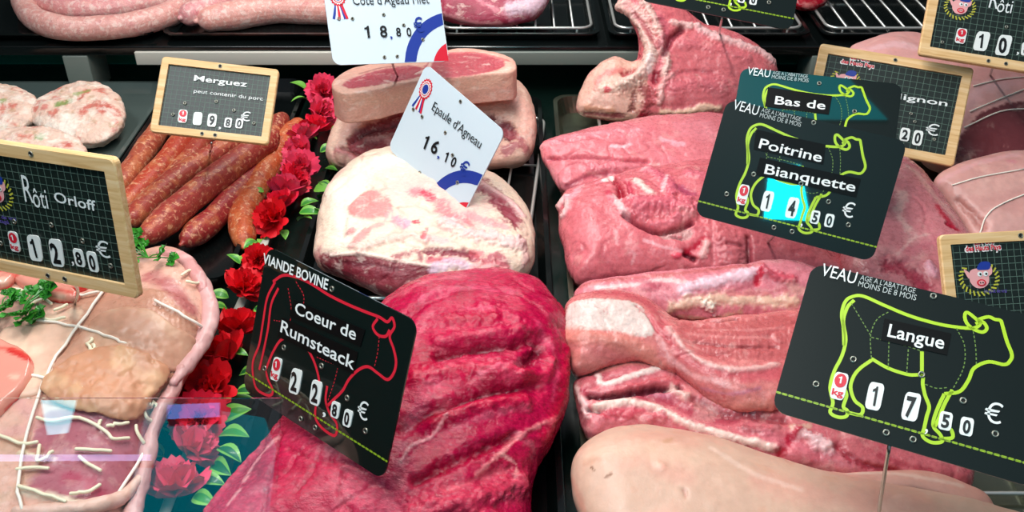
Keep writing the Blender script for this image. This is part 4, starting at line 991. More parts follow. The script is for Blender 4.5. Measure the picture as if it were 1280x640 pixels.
for ol, sk in (([o(-30, 170), o(40, 175), o(85, 200), o(102, 240), o(80, 290), o(40, 330), o(-30, 380)], [o(30, 176), o(86, 204), o(100, 245), o(70, 300), o(20, 350)]),
               ([(14, 350), (24, 342), (50, 342), (84, 350), (112, 358), (100, 366), (60, 366), (30, 362)], [(24, 363), (60, 368), (105, 362)]), ([(-10, 345), (0, 338), (16, 342), (22, 352), (8, 362), (-10, 362)], [(20, 356), (5, 364)]),
               ([(52, 366), (70, 362), (96, 368), (100, 376), (80, 380), (60, 376)], [(60, 378), (90, 380)])):
    patch('tomato_slice', ol, RST, .006, m_tom, (232, 164, 146), [S(sk, 6, (210, 40, 36), .95, .5, .2), S([tuple(np.mean(ol, 0))], 8, (246, 206, 184), .8, .8, .6), S(ol[:4], 4, (222, 90, 74), .7, .7, .4)], parent=RST, lift=.003)
for pts in ([o(310, 0), o(230, 110), o(150, 230), o(110, 330), o(75, 450), o(60, 560), o(70, 640)], [o(100, 100), o(230, 115), o(320, 150), o(370, 165)], [o(0, 243), o(110, 260), o(180, 268), o(240, 290)],
            [o(440, 40), o(520, 85), o(570, 115), o(590, 130)], [o(585, 90), o(575, 150), o(520, 240), o(440, 370), o(395, 480), o(330, 590)], [(0, 345), (40, 352), (92, 372), (130, 368)]):
    w_ = line_on(pts, RST, .0009, .0028)
    mb = MB(); mb.tube(w_, .0012, 8); mb.build('string', m_string, RST)
for pts in ([o(262, 152), o(256, 170), o(264, 186), o(278, 182), (274 / 2.2857, 360 + 172 / 2.2857)], [o(175, 258), o(210, 278), o(250, 296)], [o(110, 380), o(150, 388), o(230, 380), o(300, 420), o(318, 440), o(360, 436)], [o(308, 398), o(330, 390), o(360, 386)], [o(380, 398), o(384, 420), o(398, 446)],
            [o(408, 330), o(425, 334), o(440, 342)], [o(400, 356), o(408, 368), o(424, 386)], [o(220, 468), o(260, 470), o(312, 474)], [o(228, 490), o(250, 510), o(284, 530)], [o(118, 460), o(110, 500), o(130, 490), o(150, 480)], [o(55, 525), o(100, 520), o(142, 524)], [o(0, 430), o(30, 440), o(70, 455), o(110, 450)],
            [o(345, 222), o(356, 230)], [o(290, 380), o(280, 400)], [o(60, 575), o(120, 590), o(190, 612)], [o(200, 600), o(250, 590), o(280, 570)], [(226, 348), (236, 342), (246, 350)], [(232, 356), (244, 358), (250, 352)], [(6, 372), (20, 366), (34, 370)], [(40, 384), (56, 378), (66, 384)], [(70, 392), (86, 386)], [(50, 400), (66, 404), (84, 400)], [(10, 346), (-4, 352), (2, 360)]):
    w_ = line_on(pts, RST, .0013, .003)
    if len(w_) > 1:
        mb = MB(); vs_, fs_ = sph_tube(w_, np.full(len(w_), .0013), 8); mb.add(vs_, fs_); mb.build('cheese_shred', m_cheese, RST)

# leaves
def green(name, a, b, edge=(190, 210, 90)):
    m = mat(name, a, .4, spec=.4, coat=.15); N, Lk, B = nt(m)
    n = noise_node(N, Lk, 120, 3, .5); r = ramp(N, Lk, n.outputs['Fac'], [(.3, L4(a)), (.7, L4(b))]); Lk.new(r.outputs['Color'], B.inputs['Base Color']); return m
m_leaf = green('leaf', (30, 108, 36), (76, 156, 56)); m_leaf2 = green('leaf_pale', (84, 160, 50), (142, 196, 84)); m_leaf3 = green('leaf_deep', (16, 76, 40), (34, 112, 56))
m_pars = green('parsley', (20, 96, 22), (66, 160, 44))
def sprig(pos, size, label, seed, nrm=(0, -.5, 1), loose=1.0):
    r = random.Random(seed); mb = MB(); base = np.array(pos)
    up_ = np.array(nrm, float); up_ /= np.linalg.norm(up_)
    for k in range(9):
        a = r.uniform(0, 6.28); L_ = size * r.uniform(.3, .62); d = np.array([math.cos(a), math.sin(a) * .8, r.uniform(0.1, .7)]); d /= np.linalg.norm(d)
        tip = base + d * L_; mb.tube([base, base + d * L_ * .5 + up_ * size * .05, tip], size * .018, 5)
        # a frilled three-lobed leaf at the end of each stalk
        side = np.cross(d, up_); side /= np.linalg.norm(side) + 1e-9; nn = np.cross(side, d)
        for lobe in (-1, 0, 1):
            ax = d * math.cos(lobe * .9) + side * math.sin(lobe * .9); sd = np.cross(ax, nn); sl = size * r.uniform(.22, .34)
            pts = [(0, 0), (.15, .22), (.3, .2), (.36, .4), (.55, .3), (.62, .44), (.8, .2), (1, .0), (.8, -.22), (.62, -.42), (.55, -.3), (.36, -.4), (.3, -.18), (.15, -.2)]
            P_ = [tip + ax * sl * x + sd * sl * y + nn * (math.sin(x * 9 + y * 7) * sl * .13 + abs(y) * sl * .25) for x, y in pts]
            c = tip + ax * sl * .5 - nn * sl * .05; i0 = [tuple(p) for p in P_] + [tuple(c)]
            top = [tuple(np.array(p) + nn * .0003) for p in i0]; n_ = len(P_)
            mb.add(i0 + top, [(i, (i + 1) % n_, n_) for i in range(n_)] + [((i + 1) % n_ + n_ + 1, i + n_ + 1, 2 * n_ + 1) for i in range(n_)])
    ob = mb.build('parsley_sprig', m_pars, None, False); tag(ob, label, 'parsley'); return ob
for u, v, sz, lb, sd in ((30, 392, .042, 'curly green parsley sprig on the roast beside the upper tomato slice', 1), (4, 386, .03, 'parsley sprig cut off by the picture edge beside the curlier one', 4), (186, 326, .034, 'parsley sprig on the roast just right of the Orloff card', 2)):
    h = cast(max(u, 1), v, RST); sprig(h[0] + h[1] * .003, sz, lb, sd)

# ------------------------------------------------------------------ sausages
def sausage(name, px, r, z, material, base, label, cat, group, parent=None, seed=0, knot=True, taper=0.75, rpx=None, vary=None, lumps=((20, .0015), (70, .0006))):
    z = np.broadcast_to(np.asarray(z, float), (len(px),))
    pts = catmull(np.array([P(u, v, zz) for (u, v), zz in zip(px, z)]), 6)
    n = len(pts); t = np.linspace(0, 1, n)
    rr = r * (1 - (1 - taper) * (np.clip(1 - t / .12, 0, 1) ** 2 + np.clip(1 - (1 - t) / .12, 0, 1) ** 2)) * (1 + .03 * np.sin(t * 17 + seed))
    sh_ = [sph_tube(pts, rr, 20)]
    if knot:
        for e, d in ((pts[0], pts[0] - pts[1]), (pts[-1], pts[-1] - pts[-2])):
            d = d / np.linalg.norm(d); sh_.append(sph_tube([e + d * r * .5, e + d * r * .95], [r * .32, r * .2], 10))
    ob = meat(name, sh_, material, base, voxel=.0013, smooth=3, lumps=lumps, seed=seed, parent=parent, vary=vary)
    if label: tag(ob, label, cat, group)
    return ob
vm = [((214, 138, 92), .6, 55, .0), ((150, 52, 50), .5, 80, .12)]
mg = lambda px, r, z, c, lb, sd: sausage('merguez_sausage', px, r, z, mm_merguez, c, lb, 'sausage', 'merguez sausages', seed=sd, vary=vm)
mg([(208, 150), (187, 180), (168, 208), (147, 236)], .0135, .020, (186, 98, 72), 'merguez nearest the patties, first from the left under the Merguez card', 1)
mg([(245, 150), (221, 186), (194, 220), (160, 254)], .0140, .022, (194, 84, 58), 'merguez second from the left, running beneath the Merguez card', 2)
mg([(262, 160), (244, 190), (224, 212), (204, 230)], .0125, .018, (178, 80, 60), 'short merguez glimpsed below the pin of the Merguez card', 3)
mg([(305, 170), (281, 186), (219, 226), (168, 272)], .0142, .034, (182, 84, 68), 'merguez crossing above the left pair, ending at the Orloff card', 4)
mg([(338, 172), (312, 192), (246, 242), (188, 292)], .0155, .040, (178, 78, 68), 'longest merguez on top of the heap, rounded end in full view', 5)
mg([(335, 195), (309, 228), (268, 272), (236, 298)], .0140, .020, (174, 62, 60), 'merguez tucked in under the longest one, end on the black tray', 6)
mg([(352, 150), (338, 172), (318, 200), (296, 232)], .0130, .022, (160, 66, 52), 'dark merguez showing past the corner of the Merguez card', 7)
mg([(372, 158), (350, 188), (322, 234), (304, 272), (304, 300)], .0150, .018, (204, 106, 62), 'orange-brown bent merguez beside the red flower garland', 8)
vp = [((238, 190, 180), .6, 60, .0), ((206, 120, 124), .4, 90, .15)]
pl = lambda px, r, z, c, lb, sd: sausage('pale_sausage', px, r, z, mm_pale, c, lb, 'sausage', 'pale sausages', seed=sd, vary=vp, taper=.9)
pl([(30, -12), (30, 4), (40, 20), (58, 30), (95, 36), (156, 32), (205, 20), (232, 4), (244, -16)], .0165, SZ + .022, (226, 170, 160), 'outer turn of the coiled pale sausage on the back shelf', 1)
pl([(46, -12), (62, 4), (100, 12), (142, 10), (190, 2), (230, -12)], .0165, SZ + .028, (228, 164, 160), 'inner turn of the coiled pale sausage, above the outer turn', 2)
pl([(238, 18), (262, 10), (300, -2), (345, -16)], .0175, SZ + .026, (224, 160, 160), 'pale sausage end pointing at the coil, crossing over the straight one', 3)
pl([(262, 24), (300, 18), (350, 12), (410, 14), (450, 16)], .0190, SZ + .021, (230, 172, 160), 'straight thick pale sausage running behind the white fillet card', 4)
o = lambda x, y: (320 + x / 3.2, y / 3.2)
keep(meat('lamb_joint', [pillow([(530, -40), (545, 10), (560, 24), (590, 31), (620, 32), (650, 27), (676, 16), (690, -10), (690, -40)], SZ + .02, SZ + .07, up=.02, down=.05, D=24, rest=SZ + .014, step=6)], mm_lamb, (176, 66, 92), [
    S([(556, 18), (590, 28), (625, 30)], 4, (226, 160, 165), .8, .7, .8), S([(600, 0), (625, 14), (640, 24)], 5, (226, 150, 160), .8, .7, .8), S([(640, 12), (660, 8), (676, 0)], 13, (232, 204, 214), .95, .6, .4, d=2), S([(570, 5), (590, 12)], 7, (150, 40, 66), .7, .8, .7), S([(640, 26), (660, 24)], 4, (196, 110, 140), .7, .7, .6)], voxel=.0015),
    'dark red leg of lamb with white knuckle behind the white fillet card', 'lamb')
keep(meat('red_meat', [pillow([(990, -20), (992, 4), (1004, 10), (1020, 9), (1034, 0), (1036, -20)], SZ + .02, SZ + .04, up=.01, down=.04, rest=SZ + .014, step=4)], mm_veal, (176, 24, 50), voxel=.0013), 'small piece of bright red meat at the end of the shelf wire rack', 'meat')

# stuffed patties
m_pat = meat_mat('patty', fat=(252, 240, 226), marb=.6, mscale=55, rough=.4, thr=.48, fine=.12, bumpd=.0012)
vy = [((214, 110, 92), .75, 55, .12), ((196, 160, 120), .5, 80, .15), ((120, 150, 70), .7, 45, .3)]
for ol, z, lb, sd, st in (([(-30, 112), (0, 105), (28, 110), (46, 124), (44, 148), (20, 165), (-30, 168)], (.02, .05), 'stuffed patty cut off by the picture edge, behind the others', 2, [S([(4, 126)], 6, (120, 160, 60), .8, .7, .8)]),
    ([(36, 136), (58, 119), (88, 105), (118, 102), (144, 114), (157, 136), (152, 160), (132, 178), (106, 182), (70, 172), (44, 156)], (.018, .05), 'largest white stuffed patty with red and green flecks, beside the tray edge', 1,
     [S([(75, 130), (88, 126)], 6, (130, 160, 80), .8, .7, .9), S([(95, 118), (110, 113)], 5, (150, 170, 90), .7, .7, .9), S([(108, 135), (125, 130), (140, 140)], 9, (206, 96, 80), .75, .7, 1.0), S([(56, 134)], 5, (210, 120, 110), .8, .7, .9), S([(60, 155), (90, 160), (80, 145)], 12, (252, 240, 228), .8, .8, .7)]),
    ([(-30, 168), (14, 160), (60, 160), (92, 172), (108, 190), (90, 215), (-30, 215)], (.03, .055), 'stuffed patty mostly hidden behind the Orloff card', 3, [S([(50, 172)], 6, (130, 160, 80), .8, .7, .9), S([(20, 168), (36, 172)], 5, (216, 120, 100), .7, .7, .9), S([(85, 180)], 5, (206, 100, 90), .7, .7, .9)])):
    keep(meat('stuffed_patty', [pillow(ol, z[0], z[1], up=.015, down=.05, D=30, rest=.006, step=6)], m_pat, (240, 208, 190), st, voxel=.0014, vary=vy, lumps=((30, .004), (80, .002)), seed=sd), lb, 'patty', 'stuffed patties')

# ------------------------------------------------------------------ garland
gar = empty('flower_garland', (-0.243, 0.85, 0.0)); tag(gar, 'garland of red artificial flowers and green leaves dividing the trays', 'garland')
GP = [(408, 96), (400, 125), (392, 150), (382, 178), (372, 205), (362, 230), (350, 255), (336, 290), (322, 330), (306, 370), (290, 405), (274, 445), (262, 485), (246, 520), (238, 560), (220, 605), (200, 660)]
sp = catmull(np.array([P(u, v, .012) for u, v in GP]), 4)
mb = MB()
for k in range(len(sp) - 1):
    a, b = sp[k] - np.array([0, 0, 0]), sp[k + 1]
    w_ = np.array([.004, 0, 0]); t_ = np.array([0, 0, .002])
    mb.add([a - w_, a + w_, b + w_, b - w_, a - w_ + t_, a + w_ + t_, b + w_ + t_, b - w_ + t_], [(4, 5, 6, 7), (3, 2, 1, 0), (0, 4, 7, 3), (1, 2, 6, 5)] + ([(0, 1, 5, 4)] if k == 0 else []) + ([(2, 3, 7, 6)] if k == len(sp) - 2 else []))
mb.v = [tuple(np.array(x) - np.array(gar.location)) for x in mb.v]
mb.build('band', mat('band', (206, 204, 190), .4), gar)
m_pet = [mat('petal', c, .5, spec=.3) for c in ((222, 10, 28), (236, 26, 60), (236, 60, 96))]
for m in m_pet:
    N, Lk, B = nt(m); B.inputs['Subsurface Weight'].default_value = .15; B.inputs['Subsurface Scale'].default_value = .004
    lw = N.new('ShaderNodeTexNoise'); lw.inputs['Scale'].default_value = 160; b0 = tuple(B.inputs['Base Color'].default_value)
    r = ramp(N, Lk, lw.outputs['Fac'], [(.35, tuple(x * .8 for x in b0[:3]) + (1,)), (.7, tuple(min(1, x * 1.25 + .01) for x in b0[:3]) + (1,))]); Lk.new(r.outputs['Color'], B.inputs['Base Color'])
def flower_mesh(seed, material):
    r = random.Random(seed); mb = MB()
    for layer, (n, ln, tilt, z0) in enumerate(((7, 1.0, .25, 0.0), (7, .85, .7, .08), (6, .62, 1.05, .16), (4, .4, 1.35, .2))):
        for k in range(n):
            a = 2 * math.pi * (k + layer * .5 + r.uniform(-.12, .12)) / n; t = tilt + r.uniform(-.12, .12)
            d = np.array([math.cos(a) * math.cos(t), math.sin(a) * math.cos(t), math.sin(t)]); s_ = np.array([-math.sin(a), math.cos(a), 0]); nn = np.cross(d, s_)
            L_ = ln * r.uniform(.9, 1.08); W = L_ * .46; rows = []
            for i in range(6):
                x = i / 5
                for j in range(7):
                    y = (j - 3) / 3; w_ = W * (math.sin(min(1, x * 1.15 + .12) * math.pi * .62)) * (1 - .12 * (x > .9))
                    fr = (.05 * math.cos(y * 9.4) if i == 5 else 0)
                    rows.append(d * L_ * (x + fr - .06 * y * y * x) + s_ * w_ * y + nn * (.16 * L_ * (y * y) - .22 * L_ * x * x + .03 * math.sin(y * 8 + k)) * (-1) + np.array([0, 0, z0]))
            fs = [(i * 7 + j, i * 7 + j + 1, i * 7 + j + 8, i * 7 + j + 7) for i in range(5) for j in range(6)]
            back = [p - nn * .012 for p in rows]; m_ = len(rows)
            mb.add(rows + back, fs + [tuple(q + m_ for q in reversed(f)) for f in fs])
    o_ = mb.build('blossom', material, None, True); return o_
protos = [flower_mesh(11 + i, m_pet[i % 3]) for i in range(5)]
FL = [(404, 112, 17, 2), (400, 139, 17, 2), (394, 158, 16, 1), (381, 168, 16, 2), (377, 188, 18, 2), (376, 208, 19, 2), (366, 222, 17, 1), (356, 236, 19, 2), (352, 252, 18, 1), (342, 270, 20, 0), (323, 322, 16, 0), (304, 357, 23, 0), (297, 408, 25, 0), (282, 441, 27, 0), (265, 480, 27, 0), (248, 520, 28, 1), (240, 558, 27, 2), (219, 606, 31, 2)]
gl = np.array(gar.location)
for i, (u, v, rpx, mi) in enumerate(FL):
    pr = protos[i % 5]; ob = pr if i < 5 else pr.copy()
    if i >= 5: COL.objects.link(ob)
    p = P(u, v + rpx * .2, .026); sc_ = rpx * np.linalg.norm(p - CAM) / FPX * 1.32
    ob.parent = gar; ob.location = tuple(p - gl); ob.scale = (sc_,) * 3; ob.rotation_euler = (math.radians(42 + 12 * math.sin(i * 2.1)), math.radians(16 * math.sin(i * 3.7)), i * 1.3)
    if len(ob.data.materials): 
        if i < 5: ob.data.materials[0] = m_pet[0]
        ob.material_slots[0].link = 'OBJECT'; ob.material_slots[0].material = m_pet[mi]
def leaf_mesh(m, seed):
    r = random.Random(seed); mb = MB(); rows = []
    for i in range(8):
        x = i / 7; w_ = .3 * math.sin(math.pi * x ** .8) ** .8 if 0 < i < 7 else 0.01
        for j in range(5):
            y = (j - 2) / 2; rows.append((x, y * w_, .1 * math.sin(x * 3) + abs(y) * w_ * .35 - .16 * x * x))
    fs = [(i * 5 + j, i * 5 + j + 1, i * 5 + j + 6, i * 5 + j + 5) for i in range(7) for j in range(4)]
    n_ = len(rows); mb.add(rows + [(a, b, c - .012) for a, b, c in rows], fs + [tuple(q + n_ for q in reversed(f)) for f in fs])
    mb.m = [1 if (k % 28) % 4 in (0, 3) and k < 28 else 0 for k in range(len(mb.m))]
    return mb.build('leaf', [m, m_leaf2], None, True)
lp = [leaf_mesh(m, k) for k, m in enumerate((m_leaf, m_leaf2, m_leaf3, m_leaf))]
LV = [(383, 112, 170, 18, 1), (385, 124, 205, 18, 1), (422, 128, -30, 18, 0), (420, 118, 20, 14, 0), (408, 178, -20, 18, 0), (405, 200, -10, 20, 2), (400, 190, 15, 18, 2), (402, 215, -25, 22, 0), (398, 228, -40, 20, 2), (392, 238, -10, 22, 1), (398, 248, -30, 20, 0), (376, 258, 30, 20, 0), (374, 266, -5, 24, 0), (372, 276, -20, 20, 1), (352, 212, 165, 16, 0), (345, 205, 200, 16, 2), (330, 240, 190, 12, 1), (322, 288, 150, 18, 1), (318, 296, 200, 20, 0), (322, 302, 240, 20, 0), (332, 300, 260, 18, 1), (350, 288, 300, 20, 1), (312, 328, 170, 20, 1), (300, 330, 150, 18, 0), (384, 172, -30, 14, 1), (372, 178, 210, 14, 1),
      (330, 340, -40, 20, 2), (322, 360, -10, 20, 2), (318, 385, -30, 22, 2), (286, 372, 180, 22, 0), (284, 386, 200, 20, 0), (275, 410, 170, 18, 2), (262, 462, 190, 22, 1), (300, 468, -20, 22, 2), (295, 490, -10, 24, 2), (276, 505, 20, 34, 0), (276, 525, 5, 34, 0), (274, 545, -15, 36, 0), (272, 560, -30, 32, 2), (266, 580, -45, 34, 2), (230, 540, 180, 26, 2), (246, 600, -10, 30, 2), (242, 620, -30, 30, 0), (205, 570, 160, 24, 2), (196, 600, 190, 24, 2), (290, 440, -15, 18, 0), (315, 410, -20, 20, 0), (410, 150, 10, 14, 2), (408, 160, -30, 16, 0), (396, 262, -50, 18, 2)]
for i, (u, v, an, L_, k) in enumerate(LV):
    pr = lp[k if i >= 4 else i]; ob = pr if i < 4 else pr.copy()
    if i >= 4: COL.objects.link(ob)
    p = P(u, v, .020 + .006 * math.sin(i * 1.7)); sc_ = L_ * np.linalg.norm(p - CAM) / FPX * 1.15
    ob.parent = gar; ob.location = tuple(p - gl); ob.scale = (sc_,) * 3; ob.rotation_euler = (math.radians(22 * math.sin(i * 2.3)), math.radians(-16 - 14 * math.cos(i * 1.9)), math.radians(an))
    ob.material_slots[0].link = 'OBJECT'; ob.material_slots[0].material = (m_leaf, m_leaf2, m_leaf3, m_leaf)[k]
# strings round the tied roast at the side
ro2 = [b for b in bodies if b.name.startswith('pork_roast')]
for ob, pts in ((ro2[1], [(1225, 292), (1235, 268), (1255, 254), (1290, 240)]), (ro2[1], [(1190, 232), (1225, 222), (1280, 212)]), (ro2[0], [(1212, 140), (1240, 128), (1290, 108)]), (ro2[0], [(1205, 160), (1250, 140), (1290, 136)]), (ro2[0], [(1216, 108), (1250, 100), (1290, 96)])):
    w_ = line_on(pts, ob, .0008, .0004, 6)
    if len(w_) > 1: mb = MB(); mb.tube(w_, .0008, 8); mb.build('string', m_string, ob)
# ------------------------------------------------------------------ the cards
COWR = [
 [(346,352),(336,372),(331,400),(326,430),(318,452),(319,474),(324,487),(338,494),(343,488),(337,474),(334,462)],
 [(334,462),(343,440),(354,424),(368,424),(384,434),(392,446),(398,462),(401,480),(398,500),(396,520),(404,534),(420,544),(423,530),(414,516),(409,500),(411,482)],
 [(350,360),(341,380),(337,410),(331,440),(326,462)],
 [(343,352),(356,344),(372,346),(390,354),(412,368),(436,380),(460,390),(476,396),(486,402),(492,397),(495,408),(489,420),(494,436),(497,452),(494,466),(486,474),(474,466),(462,458),(450,462),(438,474),(430,488),(418,500),(410,508)],
 [(474,398),(468,408),(474,418),(484,420),(489,412)],
]
CUTR = [[(362,360),(366,390),(360,424)],[(372,352),(382,372),(376,400)],[(398,446),(412,452),(440,462)],[(412,500),(420,476),(424,460)],[(476,420),(474,440),(470,458)],[(344,400),(356,402)]]
tags = {}
LG = Tag('price_card', [(1014, 328), (1338, 410), (1294, 608), (964, 515)], 0.150)
PO = Tag('price_card', [(909, 124), (1134, 176), (1090, 329), (869, 268)], 0.150)
BA = Tag('price_card', [(927, 85), (1128, 106), (1112, 232), (906, 206)], 0.150)
TV = Tag('price_card', [(824, -112), (1010, -78), (989, 40), (800, 0)], 0.150)
BV = Tag('price_card', [(336, 308), (524, 402), (481, 601), (305, 485)], 0.150, 0.74)
ME = Tag('price_card', [(203, 73), (351, 88), (335, 183), (189, 165)], 0.118, 0.68)
OR = Tag('price_card', [(-52, 168), (146, 196), (181, 372), (-16, 331)], 0.140, 0.72)
MI = Tag('price_card', [(1024, 55), (1218, 88), (1190, 208), (1000, 174)], 0.160, 0.68)
RO = Tag('price_card', [(1168, -48), (1366, -22), (1345, 104), (1147, 68)], 0.158, 0.68)
PC = Tag('price_card', [(1170, 294), (1372, 284), (1388, 420), (1186, 432)], 0.128, 0.68)
FI = Tag('price_card', [(399, -26), (548, -28), (559, 79), (419, 80)], 0.125, 0.72)
EP = Tag('price_card', [(533, 80), (633, 165), (577, 273), (487, 185)], 0.125, 0.80)

G = 'black plastic veal price card '
tag(LG.root, 'large black veal card reading Langue with green cow outline', 'price card', 'black veal price cards')
tag(PO.root, 'black veal card reading Poitrine Blanquette, partly lit by a cyan reflection', 'price card', 'black veal price cards')
tag(BA.root, 'black veal card reading Bas de, partly hidden behind the Poitrine card', 'price card', 'black veal price cards')
tag(TV.root, 'black card above the veal chop, only its lower edge showing price digits', 'price card', 'black veal price cards')
tag(BV.root, 'black beef card reading Coeur de Rumsteack with red cow outline', 'price card')
tag(ME.root, 'wood-framed slate card reading Merguez above the red sausages', 'price card', 'wood-framed slate price cards')
tag(OR.root, 'large wood-framed slate card reading Rôti Orloff over the tied roast', 'price card', 'wood-framed slate price cards')
tag(MI.root, 'wood-framed slate card reading Mignon behind the black Bas de card', 'price card', 'wood-framed slate price cards')
tag(RO.root, 'wood-framed slate card reading Rôti with price 10 in the upper corner', 'price card', 'wood-framed slate price cards')
tag(PC.root, 'wood-framed slate card with pig emblem behind the Langue card, price hidden', 'price card', 'wood-framed slate price cards')
tag(FI.root, 'white card for lamb fillet chops priced 18,80 with red and blue arcs', 'price card', 'white lamb price cards')
tag(EP.root, "tilted white card reading Epaule d'Agneau pinned in the lamb shoulder", 'price card', 'white lamb price cards')

def veal_q(t):
    return lambda x, y: t.at(*LG.nrm(*lc(x, y)))
for t, names, dg in ((LG, [('Langue', 297, 203, 437, 235)], ['1', '7', '5', '0']), (PO, None, ['1', '4', '5', '0']), (BA, None, [None] * 4), (TV, None, ['1', '9', '8', '0'])):
    black_art(t, LG, None, dg, 'veal')
    if t is BA:
        k = t.h / LG.h; q = veal_q(t)
        lettering(t, [('VEAU', q(130, 50), q(216, 73), 0.0088 * k, 'print_white', dict(bold=0.0)),
                      ("AGE A L'ABATTAGE", q(229, 62), q(366, 96), 0.0036 * k, 'print_soft', dict(bold=0.0)),
                      ('MOINS DE 8 MOIS', q(224, 78), q(368, 114), 0.0040 * k, 'print_soft', dict(bold=0.0))], 'heading')
        grommet(t.root, t.loc(1024, 105)); grommet(t.root, t.loc(1068, 140))
    else: veal_common(t, LG, dg)
name_strip(LG, [LG.loc(*lc(x, y)) for x, y in ((290, 158), (457, 196), (446, 250), (281, 212))])
lettering(LG, [('Langue', LG.loc(*lc(297, 203)), LG.loc(*lc(437, 235)), 0.0086, 'print_white')], 'product_name')
name_strip(PO, [PO.loc(*p) for p in ((945, 162), (1032, 181), (1029, 206), (942, 187))])
name_strip(PO, [PO.loc(*p) for p in ((950, 197), (1076, 224), (1070, 247), (944, 219))])
lettering(PO, [('Poitrine', PO.loc(948, 185), PO.loc(1026, 203), 0.0086, 'print_white'), ('Bianquette', PO.loc(955, 217), PO.loc(1068, 240), 0.0086, 'print_white')], 'product_name')
name_strip(BA, [BA.loc(*p) for p in ((960, 110), (1040, 121), (1036, 144), (956, 134))])
lettering(BA, [('Bas de', BA.loc(968, 131), BA.loc(1031, 138), 0.0088, 'print_white')], 'product_name')

black_art(BV, BV, None, None, 'beef')
L = BV.loc
lettering(BV, [('VIANDE BOVINE', L(331, 328), L(412, 362), 0.0075, 'print_white', dict(bold=0.02))], 'heading')
name_strip(BV, [L(370, 374), L(459, 412), L(453, 433), L(364, 395)]); name_strip(BV, [L(355, 396), L(450, 440), L(444, 467), L(349, 420)])
lettering(BV, [('Coeur de', L(371, 391), L(447, 425), 0.0088, 'print_white'), ('Rumsteack', L(353, 414), L(445, 462), 0.0092, 'print_white')], 'product_name')
tile(BV.root, [L(345, 445), L(356, 449), L(350, 477), L(340, 473)], '', kg=True)
tile(BV.root, [L(368, 459), L(381, 463), L(375, 494), L(363, 489)], '2'); tile(BV.root, [L(393, 473), L(406, 478), L(401, 508), L(389, 503)], '2')
tile(BV.root, [L(418, 500), L(428, 504), L(425, 524), L(415, 519)], '8'); tile(BV.root, [L(434, 510), L(444, 514), L(440, 535), L(430, 530)], '0')
lettering(BV, [('€', L(449, 521), L(462, 526), 0.0125, 'print_white', dict(bold=0.0)), (',', L(406, 517), L(410, 519), 0.010, 'print_white')], 'price_marks')
for p in ((417, 361), (357, 434), (333, 460), (404, 457), (404, 455), (436, 497), (378, 523), (396, 534), (459, 538)):
    if p != (404, 455): grommet(BV.root, L(*p))

# slate cards in a pale wooden frame
def wood_art(t, fr=0.095, bar=0.012):
    w, h = t.w, t.h; b = h * fr
    mb = MB()
    plate(mb, rrect(-w / 2 + b * .7, b * .7, w / 2 - b * .7, h - b * .7, 0.001), 0.001, 0.002, IX['chalk'])
    z = 0.0022; st = w / 24
    for i in range(-12, 13):
        x = i * st
        if abs(x) < w / 2 - b: ribbon(mb, [(x, b), (x, h - b)], 0.0004, z, IX['grid_line'])
    j = 0
    while b + j * st < h - b: ribbon(mb, [(-w / 2 + b, b + j * st), (w / 2 - b, b + j * st)], 0.0004, z, IX['grid_line']); j += 1
    compact(mb, 'slate', t.root)
    f = MB(); r = 0.004; z0, z1 = -0.001, 0.0045
    outer = rrect(-w / 2, 0, w / 2, h, r, 4); inner = [(max(-w / 2 + b, min(w / 2 - b, x)), max(b, min(h - b, y))) for x, y in outer]
    n = len(outer)
    o1 = [(x * .985, h / 2 + (y - h / 2) * .985) for x, y in outer]
    vs = [(x, y, z0) for x, y in outer] + [(x, y, z1 - .001) for x, y in outer] + [(x, y, z1) for x, y in o1] + [(x, y, z1) for x, y in inner] + [(x, y, z0) for x, y in inner]
    for i in range(n):
        k = (i + 1) % n
        for a in range(4): f.add([vs[a * n + i], vs[a * n + k], vs[(a + 1) * n + k], vs[(a + 1) * n + i]], [(0, 1, 2, 3)])
        f.add([vs[4 * n + i], vs[4 * n + k], vs[k], vs[i]], [(0, 1, 2, 3)])
    f.build('frame', M['wood'], t.root, False)
    # nail holes through the frame
    for x, y in ((0, h - b / 2), (-.06 * w, b / 2), (.05 * w, b / 2)):
        m2 = MB(); disc(m2, (x, y), 0.0016, z1 + 0.0003, IX['hole']); m2.tube([(x + .0017 * math.cos(a), y + .0017 * math.sin(a), z1 + .0003) for a in np.arange(12) * math.pi / 6], 0.0004, 6, IX['grommet_metal'], closed=True)
        compact(m2, 'grommet', t.root, True)
def wtile(t, *a, **k): tile(t.root, *a, **k)
ZW = 0.0025 - TH
